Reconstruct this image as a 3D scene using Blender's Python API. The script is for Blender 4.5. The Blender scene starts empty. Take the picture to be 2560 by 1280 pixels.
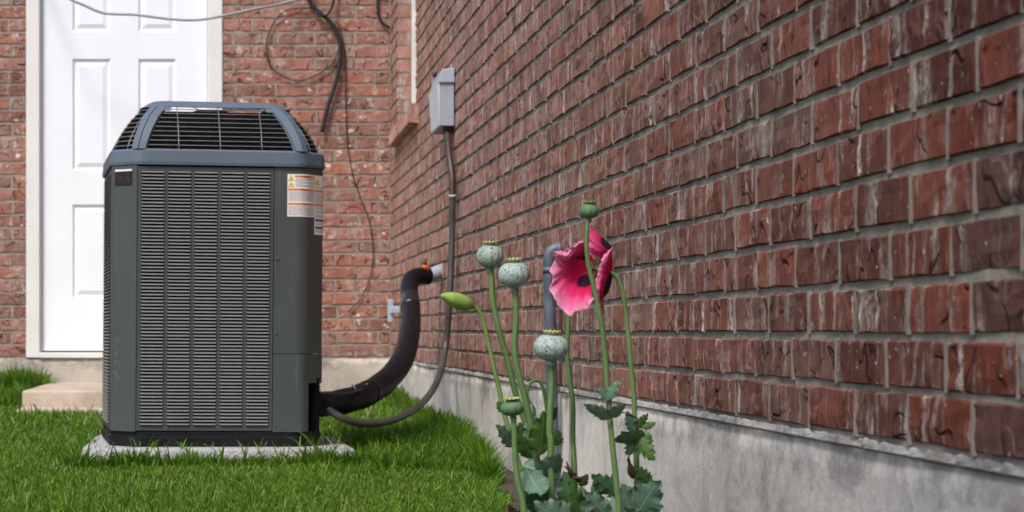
import bpy, bmesh, math, random
import numpy as np
from mathutils import Vector, Matrix, noise as mnoise

R = random.Random(7)
NR = np.random.default_rng(11)
sc = bpy.context.scene
col = sc.collection
rad = math.radians

# ------------------------------------------------------------------ camera, sky, sun, exposure
HC = 0.50            # height of the lens above the world origin (metres)
FPX = 5000.0         # focal length in photograph pixels
VX, VY = 575.0, 825.0   # where the depth lines of the two walls meet in the photograph
cam_d = bpy.data.cameras.new("camera")
cam_d.sensor_width = 36.0
cam_d.lens = FPX / 2560.0 * 36.0
cam_d.shift_x = (1280 - VX) / 2560.0
cam_d.shift_y = (VY - 640) / 2560.0
cam_d.clip_start = 0.05
cam_d.clip_end = 400
cam_d.dof.use_dof = True
cam_d.dof.focus_distance = 4.8
cam_d.dof.aperture_fstop = (cam_d.lens / 1000.0) / 0.0078
cam = bpy.data.objects.new("camera", cam_d)
cam.location = (0, 0, HC)
cam.rotation_euler = (rad(90), 0, 0)
col.objects.link(cam)
sc.camera = cam

SUN_EL, SUN_AZ = rad(54), rad(212)      # azimuth clockwise from +Y
world = bpy.data.worlds.new("World")
sc.world = world
world.use_nodes = True
wn = world.node_tree
bg = wn.nodes["Background"]
sky = wn.nodes.new("ShaderNodeTexSky")
sky.sky_type = 'NISHITA'
sky.sun_disc = False
sky.sun_elevation = SUN_EL
sky.sun_rotation = SUN_AZ
sky.air_density = 1.0
sky.dust_density = 4.0
sky.ozone_density = 0.6
wn.links.new(sky.outputs[0], bg.inputs[0])
bg.inputs[1].default_value = 0.098
sun_d = bpy.data.lights.new("sun", 'SUN')
sun_d.energy = 1.5
sun_d.angle = rad(10)
sun_d.color = (1.0, 0.975, 0.945)
sun = bpy.data.objects.new("sun", sun_d)
sdir = Vector((math.sin(SUN_AZ) * math.cos(SUN_EL), math.cos(SUN_AZ) * math.cos(SUN_EL), math.sin(SUN_EL)))
sun.rotation_euler = sdir.to_track_quat('Z', 'Y').to_euler()
col.objects.link(sun)
vs = sc.view_settings
vs.view_transform = 'Standard'
vs.look = 'None'
vs.exposure = 0.82
vs.gamma = 1
vs.use_curve_mapping = False

# ------------------------------------------------------------------ helpers
def P(px, py, d):
    """the point that the photograph shows at pixel (px, py), d metres away"""
    return Vector(((px - VX) * d / FPX, d, HC + (VY - py) * d / FPX))

def ground_z(y):
    return HC - 0.575 + 0.0135 * min(max(y, -5.0), 13.0)

def tag(o, label=None, cat=None, group=None, kind=None):
    if label: o['label'] = label
    if cat: o['category'] = cat
    if group: o['group'] = group
    if kind: o['kind'] = kind
    return o

def empty(name, loc=(0, 0, 0)):
    o = bpy.data.objects.new(name, None)
    o.location = loc
    o.empty_display_size = 0.1
    col.objects.link(o)
    return o

def link(name, me, parent=None):
    o = bpy.data.objects.new(name, me)
    col.objects.link(o)
    if parent is not None:
        o.parent = parent
    return o

def mesh(name, verts, faces, mats, smooth=False, midx=None):
    me = bpy.data.meshes.new(name)
    me.from_pydata([tuple(v) for v in verts], [], faces)
    for m in (mats if isinstance(mats, (list, tuple)) else [mats]):
        me.materials.append(m)
    if midx is not None:
        me.polygons.foreach_set('material_index', midx)
    if smooth:
        me.polygons.foreach_set('use_smooth', [True] * len(me.polygons))
    me.update()
    return me

class MB:
    """gathers shapes and links them as one mesh object"""
    def __init__(s):
        s.v, s.f, s.m, s.sm = [], [], [], []
    def add(s, verts, faces, mi=0, smooth=False):
        o = len(s.v)
        s.v += [tuple(v) for v in verts]
        s.f += [tuple(i + o for i in f) for f in faces]
        s.m += [mi] * len(faces)
        s.sm += [smooth] * len(faces)
        return s
    def box(s, a, b, mi=0, M=None):
        x0, y0, z0 = a; x1, y1, z1 = b
        v = [Vector(c) for c in ((x0,y0,z0),(x1,y0,z0),(x1,y1,z0),(x0,y1,z0),(x0,y0,z1),(x1,y0,z1),(x1,y1,z1),(x0,y1,z1))]
        if M is not None: v = [M @ c for c in v]
        return s.add(v, [(0,3,2,1),(4,5,6,7),(0,1,5,4),(1,2,6,5),(2,3,7,6),(3,0,4,7)], mi)
    def build(s, name, mats, parent=None, bevel=0, seg=2):
        me = mesh(name, s.v, s.f, mats, midx=s.m)
        me.polygons.foreach_set('use_smooth', s.sm)
        if bevel:
            bm = bmesh.new(); bm.from_mesh(me)
            es = [e for e in bm.edges if len(e.link_faces) == 2 and e.calc_face_angle(0) > 0.5]
            bmesh.ops.bevel(bm, geom=es, offset=bevel, segments=seg, affect='EDGES', profile=0.5)
            bm.to_mesh(me); bm.free()
        return link(name, me, parent)

def catmull(pts, n):
    """n samples per span through the control points"""
    pts = [Vector(p) for p in pts]
    if len(pts) < 3:
        out = []
        for i in range(n + 1): out.append(pts[0].lerp(pts[-1], i / n))
        return out
    q = [pts[0] * 2 - pts[1]] + pts + [pts[-1] * 2 - pts[-2]]
    out = []
    for i in range(1, len(q) - 2):
        a, b, c, d = q[i-1], q[i], q[i+1], q[i+2]
        for k in range(n):
            t = k / n
            out.append(0.5 * ((2*b) + (c-a)*t + (2*a-5*b+4*c-d)*t*t + (3*b-a-3*c+d)*t**3))
    out.append(pts[-1])
    return out

def resample(pts, n):
    d = [0.0]
    for a, b in zip(pts, pts[1:]): d.append(d[-1] + (b - a).length)
    out = []; j = 0
    for i in range(n):
        t = d[-1] * i / (n - 1)
        while j < len(d) - 2 and d[j+1] < t: j += 1
        u = (t - d[j]) / max(d[j+1] - d[j], 1e-9)
        out.append(pts[j].lerp(pts[j+1], min(max(u, 0), 1)))
    return out

def tube_geo(path, radii, seg=10, cap=True, rfun=None):
    path = [Vector(p) for p in path]
    n = len(path)
    if not isinstance(radii, (list, tuple)): radii = [radii] * n
    tang = []
    for i in range(n):
        t = path[min(i+1, n-1)] - path[max(i-1, 0)]
        tang.append(t.normalized())
    up = Vector((0, 0, 1)) if abs(tang[0].z) < 0.9 else Vector((1, 0, 0))
    nrm = (up - tang[0] * up.dot(tang[0])).normalized()
    vs_, fs = [], []
    for i in range(n):
        nrm = (nrm - tang[i] * nrm.dot(tang[i])).normalized()
        bn = tang[i].cross(nrm)
        for k in range(seg):
            a = 2 * math.pi * k / seg
            r = radii[i] * (rfun(i, a) if rfun else 1)
            vs_.append(path[i] + nrm * (math.cos(a) * r) + bn * (math.sin(a) * r))
    for i in range(n - 1):
        for k in range(seg):
            k2 = (k + 1) % seg
            fs.append((i*seg+k, i*seg+k2, (i+1)*seg+k2, (i+1)*seg+k))
    if cap:
        fs.append(tuple(reversed(range(seg))))
        fs.append(tuple((n-1)*seg + k for k in range(seg)))
    return vs_, fs

def tube(name, path, radii, mat, parent=None, seg=10, rfun=None):
    v, f = tube_geo(path, radii, seg, True, rfun)
    return link(name, mesh(name, v, f, mat, smooth=True), parent)

def lathe_geo(prof, seg, M, rf=None):
    v, f = [], []
    for (r, z) in prof:
        for k in range(seg):
            a = 2*math.pi*k/seg
            rr = r * (rf(a, z) if rf else 1)
            v.append(M @ Vector((rr*math.cos(a), rr*math.sin(a), z)))
    for i in range(len(prof)-1):
        for k in range(seg):
            k2 = (k+1) % seg
            f.append((i*seg+k, i*seg+k2, (i+1)*seg+k2, (i+1)*seg+k))
    f.append(tuple(reversed(range(seg))))
    f.append(tuple((len(prof)-1)*seg+k for k in range(seg)))
    return v, f

# ------------------------------------------------------------------ materials
class NT:
    def __init__(s, name):
        s.mat = bpy.data.materials.new(name); s.mat.use_nodes = True
        s.t = s.mat.node_tree; s.b = s.t.nodes["Principled BSDF"]
    def n(s, ty, **kw):
        nd = s.t.nodes.new(ty)
        for k, v in kw.items(): setattr(nd, k, v)
        return nd
    def l(s, a, b): s.t.links.new(a, b)
    def pos(s):
        return s.n("ShaderNodeNewGeometry").outputs["Position"]
    def obj(s):
        return s.n("ShaderNodeTexCoord").outputs["Object"]
    def map(s, vec, scale=(1,1,1), loc=None):
        m = s.n("ShaderNodeMapping"); s.l(vec, m.inputs[0]); m.inputs["Scale"].default_value = scale
        if loc is not None: m.inputs["Location"].default_value = loc
        return m.outputs[0]
    def noise(s, vec, scale, detail=4, rough=0.55, dist=0.0):
        x = s.n("ShaderNodeTexNoise"); s.l(vec, x.inputs["Vector"]); x.inputs["Scale"].default_value = scale
        x.inputs["Detail"].default_value = detail; x.inputs["Roughness"].default_value = rough; x.inputs["Distortion"].default_value = dist
        return x.outputs["Fac"]
    def voro(s, vec, scale, feature='F1', out="Distance"):
        x = s.n("ShaderNodeTexVoronoi", feature=feature); s.l(vec, x.inputs["Vector"]); x.inputs["Scale"].default_value = scale
        return x.outputs[out]
    def ramp(s, fac, stops, interp='LINEAR'):
        r = s.n("ShaderNodeValToRGB"); s.l(fac, r.inputs[0]); cr = r.color_ramp; cr.interpolation = interp
        while len(cr.elements) < len(stops): cr.elements.new(0.5)
        for e, (p, c) in zip(cr.elements, stops):
            e.position = p; e.color = (c, c, c, 1) if isinstance(c, (int, float)) else (*c, 1)
        return r.outputs[0]
    def mix(s, fac, a, b, mode='MIX'):
        m = s.n("ShaderNodeMix", data_type='RGBA', blend_type=mode)
        if isinstance(fac, (int, float)): m.inputs[0].default_value = fac
        else: s.l(fac, m.inputs[0])
        for sock, v in ((m.inputs[6], a), (m.inputs[7], b)):
            if isinstance(v, tuple): sock.default_value = (*v, 1)
            else: s.l(v, sock)
        return m.outputs[2]
    def math(s, op, a, b=None, c=None, clamp=False):
        m = s.n("ShaderNodeMath", operation=op, use_clamp=clamp)
        for i, v in enumerate((a, b, c)):
            if v is None: continue
            if isinstance(v, (int, float)): m.inputs[i].default_value = v
            else: s.l(v, m.inputs[i])
        return m.outputs[0]
    def attr(s, name, out="Fac"):
        return s.n("ShaderNodeAttribute", attribute_name=name).outputs[out]
    def vadd(s, a, fac, vec):
        m = s.n("ShaderNodeVectorMath", operation='SCALE'); m.inputs[0].default_value = vec
        s.l(fac, m.inputs["Scale"])
        d = s.n("ShaderNodeVectorMath", operation='ADD'); s.l(a, d.inputs[0]); s.l(m.outputs[0], d.inputs[1])
        return d.outputs[0]
    def bump(s, h, strength=0.5, dist=0.01, prev=None):
        b = s.n("ShaderNodeBump"); s.l(h, b.inputs["Height"]); b.inputs["Strength"].default_value = strength; b.inputs["Distance"].default_value = dist
        if prev is not None: s.l(prev, b.inputs["Normal"])
        return b.outputs[0]
    def set(s, color=None, rough=None, metal=None, normal=None, spec=None):
        for k, v in (("Base Color", color), ("Roughness", rough), ("Metallic", metal), ("Normal", normal), ("Specular IOR Level", spec)):
            if v is None: continue
            if isinstance(v, tuple): s.b.inputs[k].default_value = (*v, 1)
            elif isinstance(v, (int, float)): s.b.inputs[k].default_value = v
            else: s.l(v, s.b.inputs[k])
        return s.mat

def simple(name, c, rough=0.5, metal=0.0, var=0.12, scale=30, bump=0.0, bscale=200):
    m = NT(name); p = m.obj()
    f = m.noise(p, scale, 5)
    lo = tuple(x*(1-var) for x in c); hi = tuple(min(1, x*(1+var)) for x in c)
    cc = m.ramp(f, [(0.3, lo), (0.7, hi)])
    nr = m.bump(m.noise(p, bscale, 3), bump, 0.002) if bump else None
    return m.set(cc, m.ramp(m.noise(p, scale*1.7, 3), [(0.3, max(0.02, rough-0.07)), (0.7, min(1, rough+0.08))]), metal, nr)

def brick_mat(name, red, deep, purple, smear, streak_amt, vertical):
    m = NT(name); p = m.pos()
    tone = m.attr("tone")
    q = m.vadd(p, tone, (37.0, 23.0, 51.0))
    base = m.ramp(tone, [(0.0, tuple(c*0.75 for c in deep)), (0.18, deep), (0.42, red), (0.72, tuple(c*1.3 for c in red)), (0.86, purple), (1.0, tuple(c*0.8 for c in purple))])
    # broad firing variation inside a brick
    base = m.mix(m.math('MULTIPLY', m.ramp(m.noise(q, 16, 4, 0.6), [(0.46, 0.0), (0.70, 1.0)]), 0.5), base, purple)
    base = m.mix(m.math('MULTIPLY', m.ramp(m.noise(m.map(q, (1, 1, 0.4)), 27, 5, 0.65), [(0.48, 0.0), (0.68, 1.0)]), 0.6), base, tuple(c*0.6 for c in deep))
    fine = m.noise(m.map(q, (1, 1, 0.25)), 120, 5, 0.65)
    base = m.mix(0.55, base, m.ramp(fine, [(0.3, 0.32), (0.7, 0.72)]), 'OVERLAY')
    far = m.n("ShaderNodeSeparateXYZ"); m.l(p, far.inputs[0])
    haze = m.ramp(m.math('DIVIDE', far.outputs[1], 12.0), [(0.2, 0.02), (0.34, 0.24), (0.60, 0.62), (0.9, 0.75)])   # distance haze put into the colour, stronger towards the far corner
    # pale mortar smears that run down the faces
    st = m.noise(m.map(q, (1, 1, 0.16) if vertical else (1, 1, 0.7)), 30 if vertical else 26, 5, 0.62, 0.5)
    patch = m.noise(q, 5.5 if vertical else 7, 3, 0.6)
    mask = m.math('MULTIPLY', m.ramp(st, [(0.54, 0.0), (0.60, 0.55), (0.68, 1.0)]), m.ramp(m.math('ADD', patch, m.math('MULTIPLY', haze, 0.14)) if vertical else patch, [(0.46, 0.0), (0.60, 1.0)]), clamp=True)
    mask = m.math('MULTIPLY', mask, m.ramp(m.noise(q, 62, 4, 0.7), [(0.40, 0.15), (0.52, 1.0)]))
    mask = m.math('MULTIPLY', mask, streak_amt)
    haze_film = m.math('MULTIPLY', m.ramp(m.noise(m.map(q, (1, 1, 0.6)), 6.5, 5, 0.6), [(0.30, 0.25), (0.66, 1.0)]), haze if vertical else 0.5)  # long wall takes the painted haze, back wall a constant film
    base = m.mix(haze_film, base, (0.58, 0.32, 0.25) if vertical else (0.42, 0.30, 0.26))
    wide = m.math('MULTIPLY', m.ramp(m.noise(m.map(q, (1, 1, 0.3)), 14, 5, 0.68, 0.3), [(0.53, 0.0), (0.66, 1.0)]), m.math('ADD', 0.62, m.math('MULTIPLY', haze, 0.6)) if vertical else 0.62, clamp=True)
    wide = m.math('MULTIPLY', wide, m.ramp(m.noise(q, 90, 4, 0.7), [(0.38, 0.2), (0.55, 1.0)]))
    base = m.mix(wide, base, tuple(c*0.78 for c in smear))
    base = m.mix(mask, base, smear)
    # small bright blobs of mortar
    bl = m.ramp(m.noise(q, 70 if vertical else 15, 3, 0.6), [(0.68, 0.0), (0.74, 1.0)] if vertical else [(0.64, 0.0), (0.69, 1.0)])
    base = m.mix(m.math('MULTIPLY', bl, 0.7), base, tuple(min(1, c*1.35) for c in smear))
    # folds left in the clay: curved creases
    cr = m.noise(m.map(q, (1, 1, 0.8)), 11, 1.0, 0.5, 0.5)
    line = m.math('ABSOLUTE', m.math('SUBTRACT', cr, 0.5))
    gate = m.ramp(m.noise(m.vadd(q, tone, (5.0, 9.0, 3.0)), 14, 1, 0.5), [(0.545, 0.0), (0.60, 1.0)])
    gate = m.math('MULTIPLY', gate, m.math('SUBTRACT', 1.0, m.math('MULTIPLY', haze, 1.1)), clamp=True) if vertical else gate
    cre = m.math('MULTIPLY', m.ramp(line, [(0.0, 1.0), (0.010, 0.7), (0.024, 0.0)]), gate)
    base = m.mix(m.math('MULTIPLY', cre, 0.72), base, tuple(c*0.28 for c in deep))
    step = m.math('MULTIPLY', m.ramp(cr, [(0.485, 0.0), (0.515, 1.0)]), gate)
    h = m.math('ADD', m.math('MULTIPLY', step, 0.55), m.math('MULTIPLY', cre, -0.9))
    h = m.math('ADD', h, m.math('MULTIPLY', m.noise(m.map(q, (1, 1, 0.35)), 38, 5, 0.6), 0.75))
    nb = m.bump(h, 1.0, 0.0085)
    nb = m.bump(m.noise(q, 420, 3, 0.6), 0.35, 0.0012, nb)
    return m.set(base, m.ramp(fine, [(0.3, 0.88), (0.7, 0.97)]), 0.0, nb, 0.12)

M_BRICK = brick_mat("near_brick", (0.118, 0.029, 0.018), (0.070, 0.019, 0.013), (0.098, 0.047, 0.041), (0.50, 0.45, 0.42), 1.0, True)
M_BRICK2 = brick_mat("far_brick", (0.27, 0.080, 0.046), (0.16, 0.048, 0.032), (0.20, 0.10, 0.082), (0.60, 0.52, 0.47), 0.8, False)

def mortar_mat(name, c):
    m = NT(name); p = m.pos()
    cc = m.ramp(m.noise(p, 22, 6, 0.65), [(0.3, tuple(x*0.6 for x in c)), (0.55, c), (0.75, tuple(x*1.25 for x in c))])
    cc = m.mix(m.math('MULTIPLY', m.ramp(m.noise(p, 3.5, 4), [(0.45, 0.0), (0.62, 1.0)]), 0.45), cc, tuple(x*0.55 for x in c))
    return m.set(cc, 0.95, 0, m.bump(m.noise(p, 150, 6, 0.7), 0.7, 0.004), 0.2)
M_MORTAR = mortar_mat("mortar", (0.265, 0.240, 0.210))
M_MORTAR2 = mortar_mat("mortar_back", (0.34, 0.29, 0.25))

def concrete_mat(name, c, dark, stains=True):
    m = NT(name); p = m.pos()
    a = m.noise(m.map(p, (0.6, 0.6, 0.5)), 7, 6, 0.6)
    cc = m.ramp(a, [(0.3, tuple(x*0.72 for x in c)), (0.6, c), (0.8, tuple(min(1, x*1.14) for x in c))])
    cc = m.mix(0.4, cc, m.ramp(m.noise(p, 45, 7, 0.7), [(0.3, 0.36), (0.7, 0.62)]), 'OVERLAY')
    if stains:
        s1 = m.noise(m.map(p, (1, 1.3, 1.1)), 4.2, 7, 0.68, 0.8)
        cc = m.mix(m.math('MULTIPLY', m.ramp(s1, [(0.54, 0.0), (0.66, 0.8), (0.8, 1.0)]), 0.62), cc, dark)
        s2 = m.noise(m.map(p, (1, 1, 0.12)), 16, 4, 0.6)
        cc = m.mix(m.math('MULTIPLY', m.ramp(s2, [(0.60, 0.0), (0.78, 1.0)]), 0.22), cc, tuple(x*1.1 for x in dark))
    if stains:
        sx = m.n("ShaderNodeSeparateXYZ"); m.l(p, sx.inputs[0])
        near_end = m.ramp(m.math('ADD', m.math('DIVIDE', sx.outputs[1], 10.0), m.math('MULTIPLY', m.math('SUBTRACT', m.noise(p, 2.2, 3), 0.5), 0.25)), [(0.27, 1.0), (0.50, 0.0)])  # greyer and darker towards the near end, edge broken by noise
        cc = m.mix(m.math('MULTIPLY', near_end, 0.6), cc, (0.235, 0.243, 0.262))
        blot = m.math('MULTIPLY', m.ramp(m.noise(m.map(p, (1, 1, 1.3)), 5.5, 7, 0.66, 0.7), [(0.48, 0.0), (0.62, 1.0)]), near_end)
        cc = m.mix(m.math('MULTIPLY', blot, 0.6), cc, (0.12, 0.12, 0.125))
        rim_ = m.math('MULTIPLY', m.ramp(m.math('ADD', sx.outputs[2], m.math('MULTIPLY', m.noise(p, 14, 5, 0.7), 0.09)), [(0.300, 0.0), (0.345, 1.0)]), m.ramp(m.noise(p, 5, 5, 0.7), [(0.42, 0.0), (0.56, 1.0)]))
        cc = m.mix(m.math('MULTIPLY', rim_, 0.65), cc, (0.11, 0.105, 0.10))
    pits = m.ramp(m.voro(p, 75), [(0.05, 1.0), (0.13, 0.0)])
    pits = m.math('MULTIPLY', pits, m.ramp(m.noise(p, 20, 2), [(0.5, 0.0), (0.58, 1.0)]))
    cc = m.mix(m.math('MULTIPLY', pits, 0.5), cc, tuple(x*0.6 for x in dark))
    h = m.math('ADD', m.noise(p, 60, 7, 0.7), m.math('MULTIPLY', m.noise(p, 9, 4), 2.0))
    h = m.math('SUBTRACT', h, pits)
    return m.set(cc, 0.9, 0, m.bump(h, 0.6, 0.005), 0.25)
M_CONC = concrete_mat("foundation_concrete", (0.68, 0.64, 0.59), (0.17, 0.165, 0.165))
M_CONC2 = concrete_mat("back_concrete", (0.52, 0.47, 0.41), (0.36, 0.33, 0.30))
M_STEP = concrete_mat("step_concrete", (0.50, 0.42, 0.34), (0.4, 0.33, 0.27), False)

def pad_mat():
    m = NT("pad_concrete"); p = m.pos()
    cc = m.ramp(m.noise(p, 60, 6, 0.7), [(0.3, (0.30, 0.30, 0.315)), (0.7, (0.52, 0.52, 0.54))])
    cc = m.mix(m.math('MULTIPLY', m.ramp(m.noise(m.map(p, (1,1,3)), 8, 5), [(0.5, 0.0), (0.7, 1.0)]), 0.3), cc, (0.40, 0.39, 0.37))
    v = m.voro(p, 160)
    h = m.math('ADD', m.math('MULTIPLY', v, 0.7), m.noise(p, 110, 5, 0.7))
    return m.set(cc, 0.92, 0, m.bump(h, 0.8, 0.006), 0.2)
M_PAD = pad_mat()

def painted(name, c, rough=0.42):
    m = NT(name); p = m.obj()
    cc = m.ramp(m.noise(m.map(p, (1, 1, 0.3)), 6, 5), [(0.35, tuple(x*0.93 for x in c)), (0.65, tuple(x*1.05 for x in c))])
    dust = m.math('MULTIPLY', m.ramp(m.noise(m.map(p, (1,1,0.15)), 60, 6, 0.7), [(0.58, 0.0), (0.78, 1.0)]), 0.22)
    cc = m.mix(dust, cc, (0.30, 0.29, 0.27))
    sp = m.math('MULTIPLY', m.ramp(m.noise(p, 230, 2), [(0.73, 0.0), (0.76, 1.0)]), 0.35)
    cc = m.mix(sp, cc, (0.45, 0.44, 0.42))
    return m.set(cc, m.ramp(m.noise(p, 25, 4), [(0.3, rough-0.06), (0.7, rough+0.1)]), 0.0, m.bump(m.noise(p, 900, 2), 0.12, 0.0006))
M_GREEN = painted("cabinet_paint", (0.058, 0.070, 0.069))
M_SLAT = painted("louvre_paint", (0.155, 0.172, 0.168), 0.36)
M_HOOD = painted("hood_plastic", (0.092, 0.122, 0.168), 0.5)
M_BASE = simple("base_plastic", (0.006, 0.006, 0.008), 0.6, var=0.3, scale=20); M_BASE.node_tree.nodes["Principled BSDF"].inputs["Specular IOR Level"].default_value = .25
M_DARK = simple("fin_dark", (0.003, 0.003, 0.0035), 0.9, var=0.3); M_DARK.node_tree.nodes["Principled BSDF"].inputs["Specular IOR Level"].default_value = .1
M_WIRE = simple("wire_coated", (0.22, 0.22, 0.22), 0.35, 0.3)
M_WIRE_D = simple("wire_dark", (0.06, 0.065, 0.07), 0.35, 0.2)
M_SCREW = simple("screw_zinc", (0.22, 0.22, 0.21), 0.3, 0.8)
M_BLADE = simple("fan_blade_metal", (0.35, 0.36, 0.38), 0.4, 0.4)
M_FOAM = simple("pipe_foam", (0.0045, 0.005, 0.008), 0.5, var=0.3, scale=40, bump=0.25, bscale=260); M_FOAM.node_tree.nodes["Principled BSDF"].inputs["Specular IOR Level"].default_value = .2
M_TAPE = simple("worn_tape", (0.007, 0.007, 0.010), 0.35, var=0.4)
M_TAPEGREY = simple("torn_foam_edge", (0.22, 0.21, 0.21), 0.8)
M_ORANGE = simple("orange_tape", (0.62, 0.13, 0.02), 0.5)
M_PALEPIPE = simple("pale_fitting", (0.62, 0.64, 0.67), 0.35)
M_CONDUIT = simple("grey_conduit", (0.060, 0.056, 0.050), 0.45, var=0.3, scale=12, bump=0.3, bscale=80)
M_CONDUIT_B = simple("brown_conduit", (0.045, 0.026, 0.018), 0.5, var=0.35, scale=9)
M_BOX = simple("box_enamel", (0.33, 0.375, 0.44), 0.42, var=0.06, scale=14)
M_BOX2 = simple("box_side_enamel", (0.55, 0.58, 0.62), 0.42, var=0.06, scale=14)
M_GASPIPE = simple("painted_steel_pipe", (0.085, 0.105, 0.135), 0.5, var=0.45, scale=18, bump=0.4, bscale=90)
M_RUST = simple("rust", (0.16, 0.055, 0.025), 0.9, var=0.4, scale=50)
M_CABLE = simple("black_cable", (0.016, 0.015, 0.017), 0.5)
M_CABLEG = simple("grey_cable", (0.33, 0.34, 0.35), 0.5)
M_WHITE = simple("white_paint", (0.84, 0.87, 0.93), 0.38, var=0.025, scale=4)
M_TRIM = simple("trim_paint", (0.74, 0.73, 0.73), 0.45, var=0.05, scale=5)
M_GLASS = simple("window_glass", (0.03, 0.035, 0.04), 0.06)
M_LABEL = simple("label_paper", (0.80, 0.79, 0.80), 0.45, var=0.03)
M_LORANGE = simple("label_orange", (0.72, 0.22, 0.03), 0.45)
M_LYELLOW = simple("label_yellow", (0.85, 0.70, 0.03), 0.45)
M_LBLUE = simple("label_blue", (0.05, 0.04, 0.35), 0.45)
M_INK = simple("label_ink", (0.05, 0.045, 0.045), 0.5)
M_INKG = simple("label_grey_ink", (0.25, 0.25, 0.26), 0.5)
M_BADGE = simple("badge_black", (0.012, 0.008, 0.009), 0.3, var=0.5, scale=60)
M_SOIL = simple("soil", (0.055, 0.038, 0.025), 0.95, var=0.5, scale=25, bump=1.0, bscale=60)

def ground_mat():
    m = NT("lawn_earth"); p = m.pos()
    cc = m.ramp(m.noise(p, 18, 6, 0.7), [(0.35, (0.018, 0.028, 0.008)), (0.6, (0.035, 0.065, 0.014)), (0.8, (0.06, 0.05, 0.022))])
    return m.set(cc, 0.95, 0, m.bump(m.noise(p, 60, 5), 0.8, 0.02))
M_GROUND = ground_mat()

def grass_mat():
    m = NT("grass_blades")
    t = m.attr("tone"); h = m.attr("height")
    c = m.ramp(t, [(0.0, (0.016, 0.058, 0.003)), (0.40, (0.062, 0.158, 0.006)), (0.72, (0.130, 0.262, 0.012)), (0.90, (0.24, 0.36, 0.05)), (0.97, (0.34, 0.29, 0.15)), (1.0, (0.42, 0.36, 0.2))])
    big = m.noise(m.pos(), 2.3, 3)
    c = m.mix(m.ramp(big, [(0.35, 0.0), (0.7, 0.45)]), c, (0.11, 0.22, 0.012))
    c = m.mix(m.math('MULTIPLY', m.math('POWER', h, 2.0), 0.35), c, (0.15, 0.30, 0.03))
    m.set(c, 0.45, 0, None, 0.28)
    tr = m.n("ShaderNodeBsdfTranslucent"); m.l(c, tr.inputs[0])
    mx = m.n("ShaderNodeMixShader"); mx.inputs[0].default_value = 0.32
    m.l(m.b.outputs[0], mx.inputs[1]); m.l(tr.outputs[0], mx.inputs[2])
    m.l(mx.outputs[0], m.t.nodes["Material Output"].inputs[0])
    return m.mat
M_GRASS = grass_mat()

def plant_mat(name, top, under, spot=(0.05, 0.03, 0.01), trans=0.25, rough=0.5):
    """leaf: blue-green bloom above, yellow-green beneath, paler veins, brown edge"""
    m = NT(name); uv = m.n("ShaderNodeUVMap").outputs[0]
    sep = m.n("ShaderNodeSeparateXYZ"); m.l(uv, sep.inputs[0])
    u, v = sep.outputs[0], sep.outputs[1]
    p = m.obj()
    f = m.noise(p, 55, 5, 0.6)
    c = m.mix(f, tuple(x*0.7 for x in top), tuple(x*1.25 for x in top))
    back = m.n("ShaderNodeNewGeometry").outputs["Backfacing"]
    cu = m.mix(f, tuple(x*0.75 for x in under), tuple(x*1.2 for x in under))
    c = m.mix(back, c, cu)
    au = m.math('ABSOLUTE', m.math('SUBTRACT', u, 0.5))
    mid = m.ramp(au, [(0.0, 1.0), (0.018, 0.8), (0.035, 0.0)])
    w = m.math('FRACT', m.math('SUBTRACT', m.math('MULTIPLY', v, 7.0), m.math('MULTIPLY', au, 5.5)))
    side = m.ramp(m.math('ABSOLUTE', m.math('SUBTRACT', w, 0.5)), [(0.0, 1.0), (0.05, 0.5), (0.10, 0.0)])
    vein = m.math('MAXIMUM', mid, m.math('MULTIPLY', side, 0.35))
    c = m.mix(m.math('MULTIPLY', vein, 0.55), c, tuple(min(1, x*1.9+0.03) for x in top))
    edge = m.math('MULTIPLY', m.ramp(au, [(0.36, 0.0), (0.5, 1.0)]), m.ramp(m.noise(p, 40, 3), [(0.5, 0.0), (0.62, 1.0)]))
    c = m.mix(edge, c, spot)
    br = m.ramp(m.noise(p, 28, 4, 0.6), [(0.68, 0.0), (0.73, 1.0)])
    c = m.mix(br, c, spot)
    m.set(c, rough, 0, m.bump(m.math('ADD', m.math('MULTIPLY', vein, -0.6), m.noise(p, 90, 3)), 0.5, 0.002), 0.35)
    tr = m.n("ShaderNodeBsdfTranslucent"); m.l(m.mix(0.5, c, (0.16, 0.22, 0.02)), tr.inputs[0])
    mx = m.n("ShaderNodeMixShader"); mx.inputs[0].default_value = trans
    m.l(m.b.outputs[0], mx.inputs[1]); m.l(tr.outputs[0], mx.inputs[2])
    m.l(mx.outputs[0], m.t.nodes["Material Output"].inputs[0])
    return m.mat
M_LEAF_B = plant_mat("leaf_bloom", (0.11, 0.20, 0.14), (0.09, 0.15, 0.075), (0.11, 0.05, 0.02), 0.12)
M_LEAF_G = plant_mat("leaf_green", (0.060, 0.135, 0.030), (0.075, 0.150, 0.022), (0.075, 0.025, 0.012), 0.3)
M_LEAF_D = plant_mat("leaf_dark", (0.045, 0.105, 0.050), (0.05, 0.08, 0.03), (0.03, 0.016, 0.010), 0.12)
M_DRY = simple("dried_leaf", (0.055, 0.028, 0.017), 0.9, var=0.5, scale=80)

def stem_mat(name, c, c2):
    m = NT(name); p = m.obj()
    cc = m.mix(m.ramp(m.noise(m.map(p, (1, 1, 0.3)), 35, 4), [(0.35, 0.0), (0.65, 1.0)]), c, c2)
    return m.set(cc, 0.5, 0, m.bump(m.noise(m.map(p, (1,1,0.1)), 300, 3), 0.3, 0.001), 0.4)
M_STEM = stem_mat("stem", (0.085, 0.155, 0.050), (0.125, 0.215, 0.075))
M_STEM2 = stem_mat("stem_yellow", (0.12, 0.21, 0.045), (0.17, 0.27, 0.075))
M_COLLAR = stem_mat("dry_collar", (0.07, 0.045, 0.02), (0.18, 0.13, 0.05))

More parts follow.
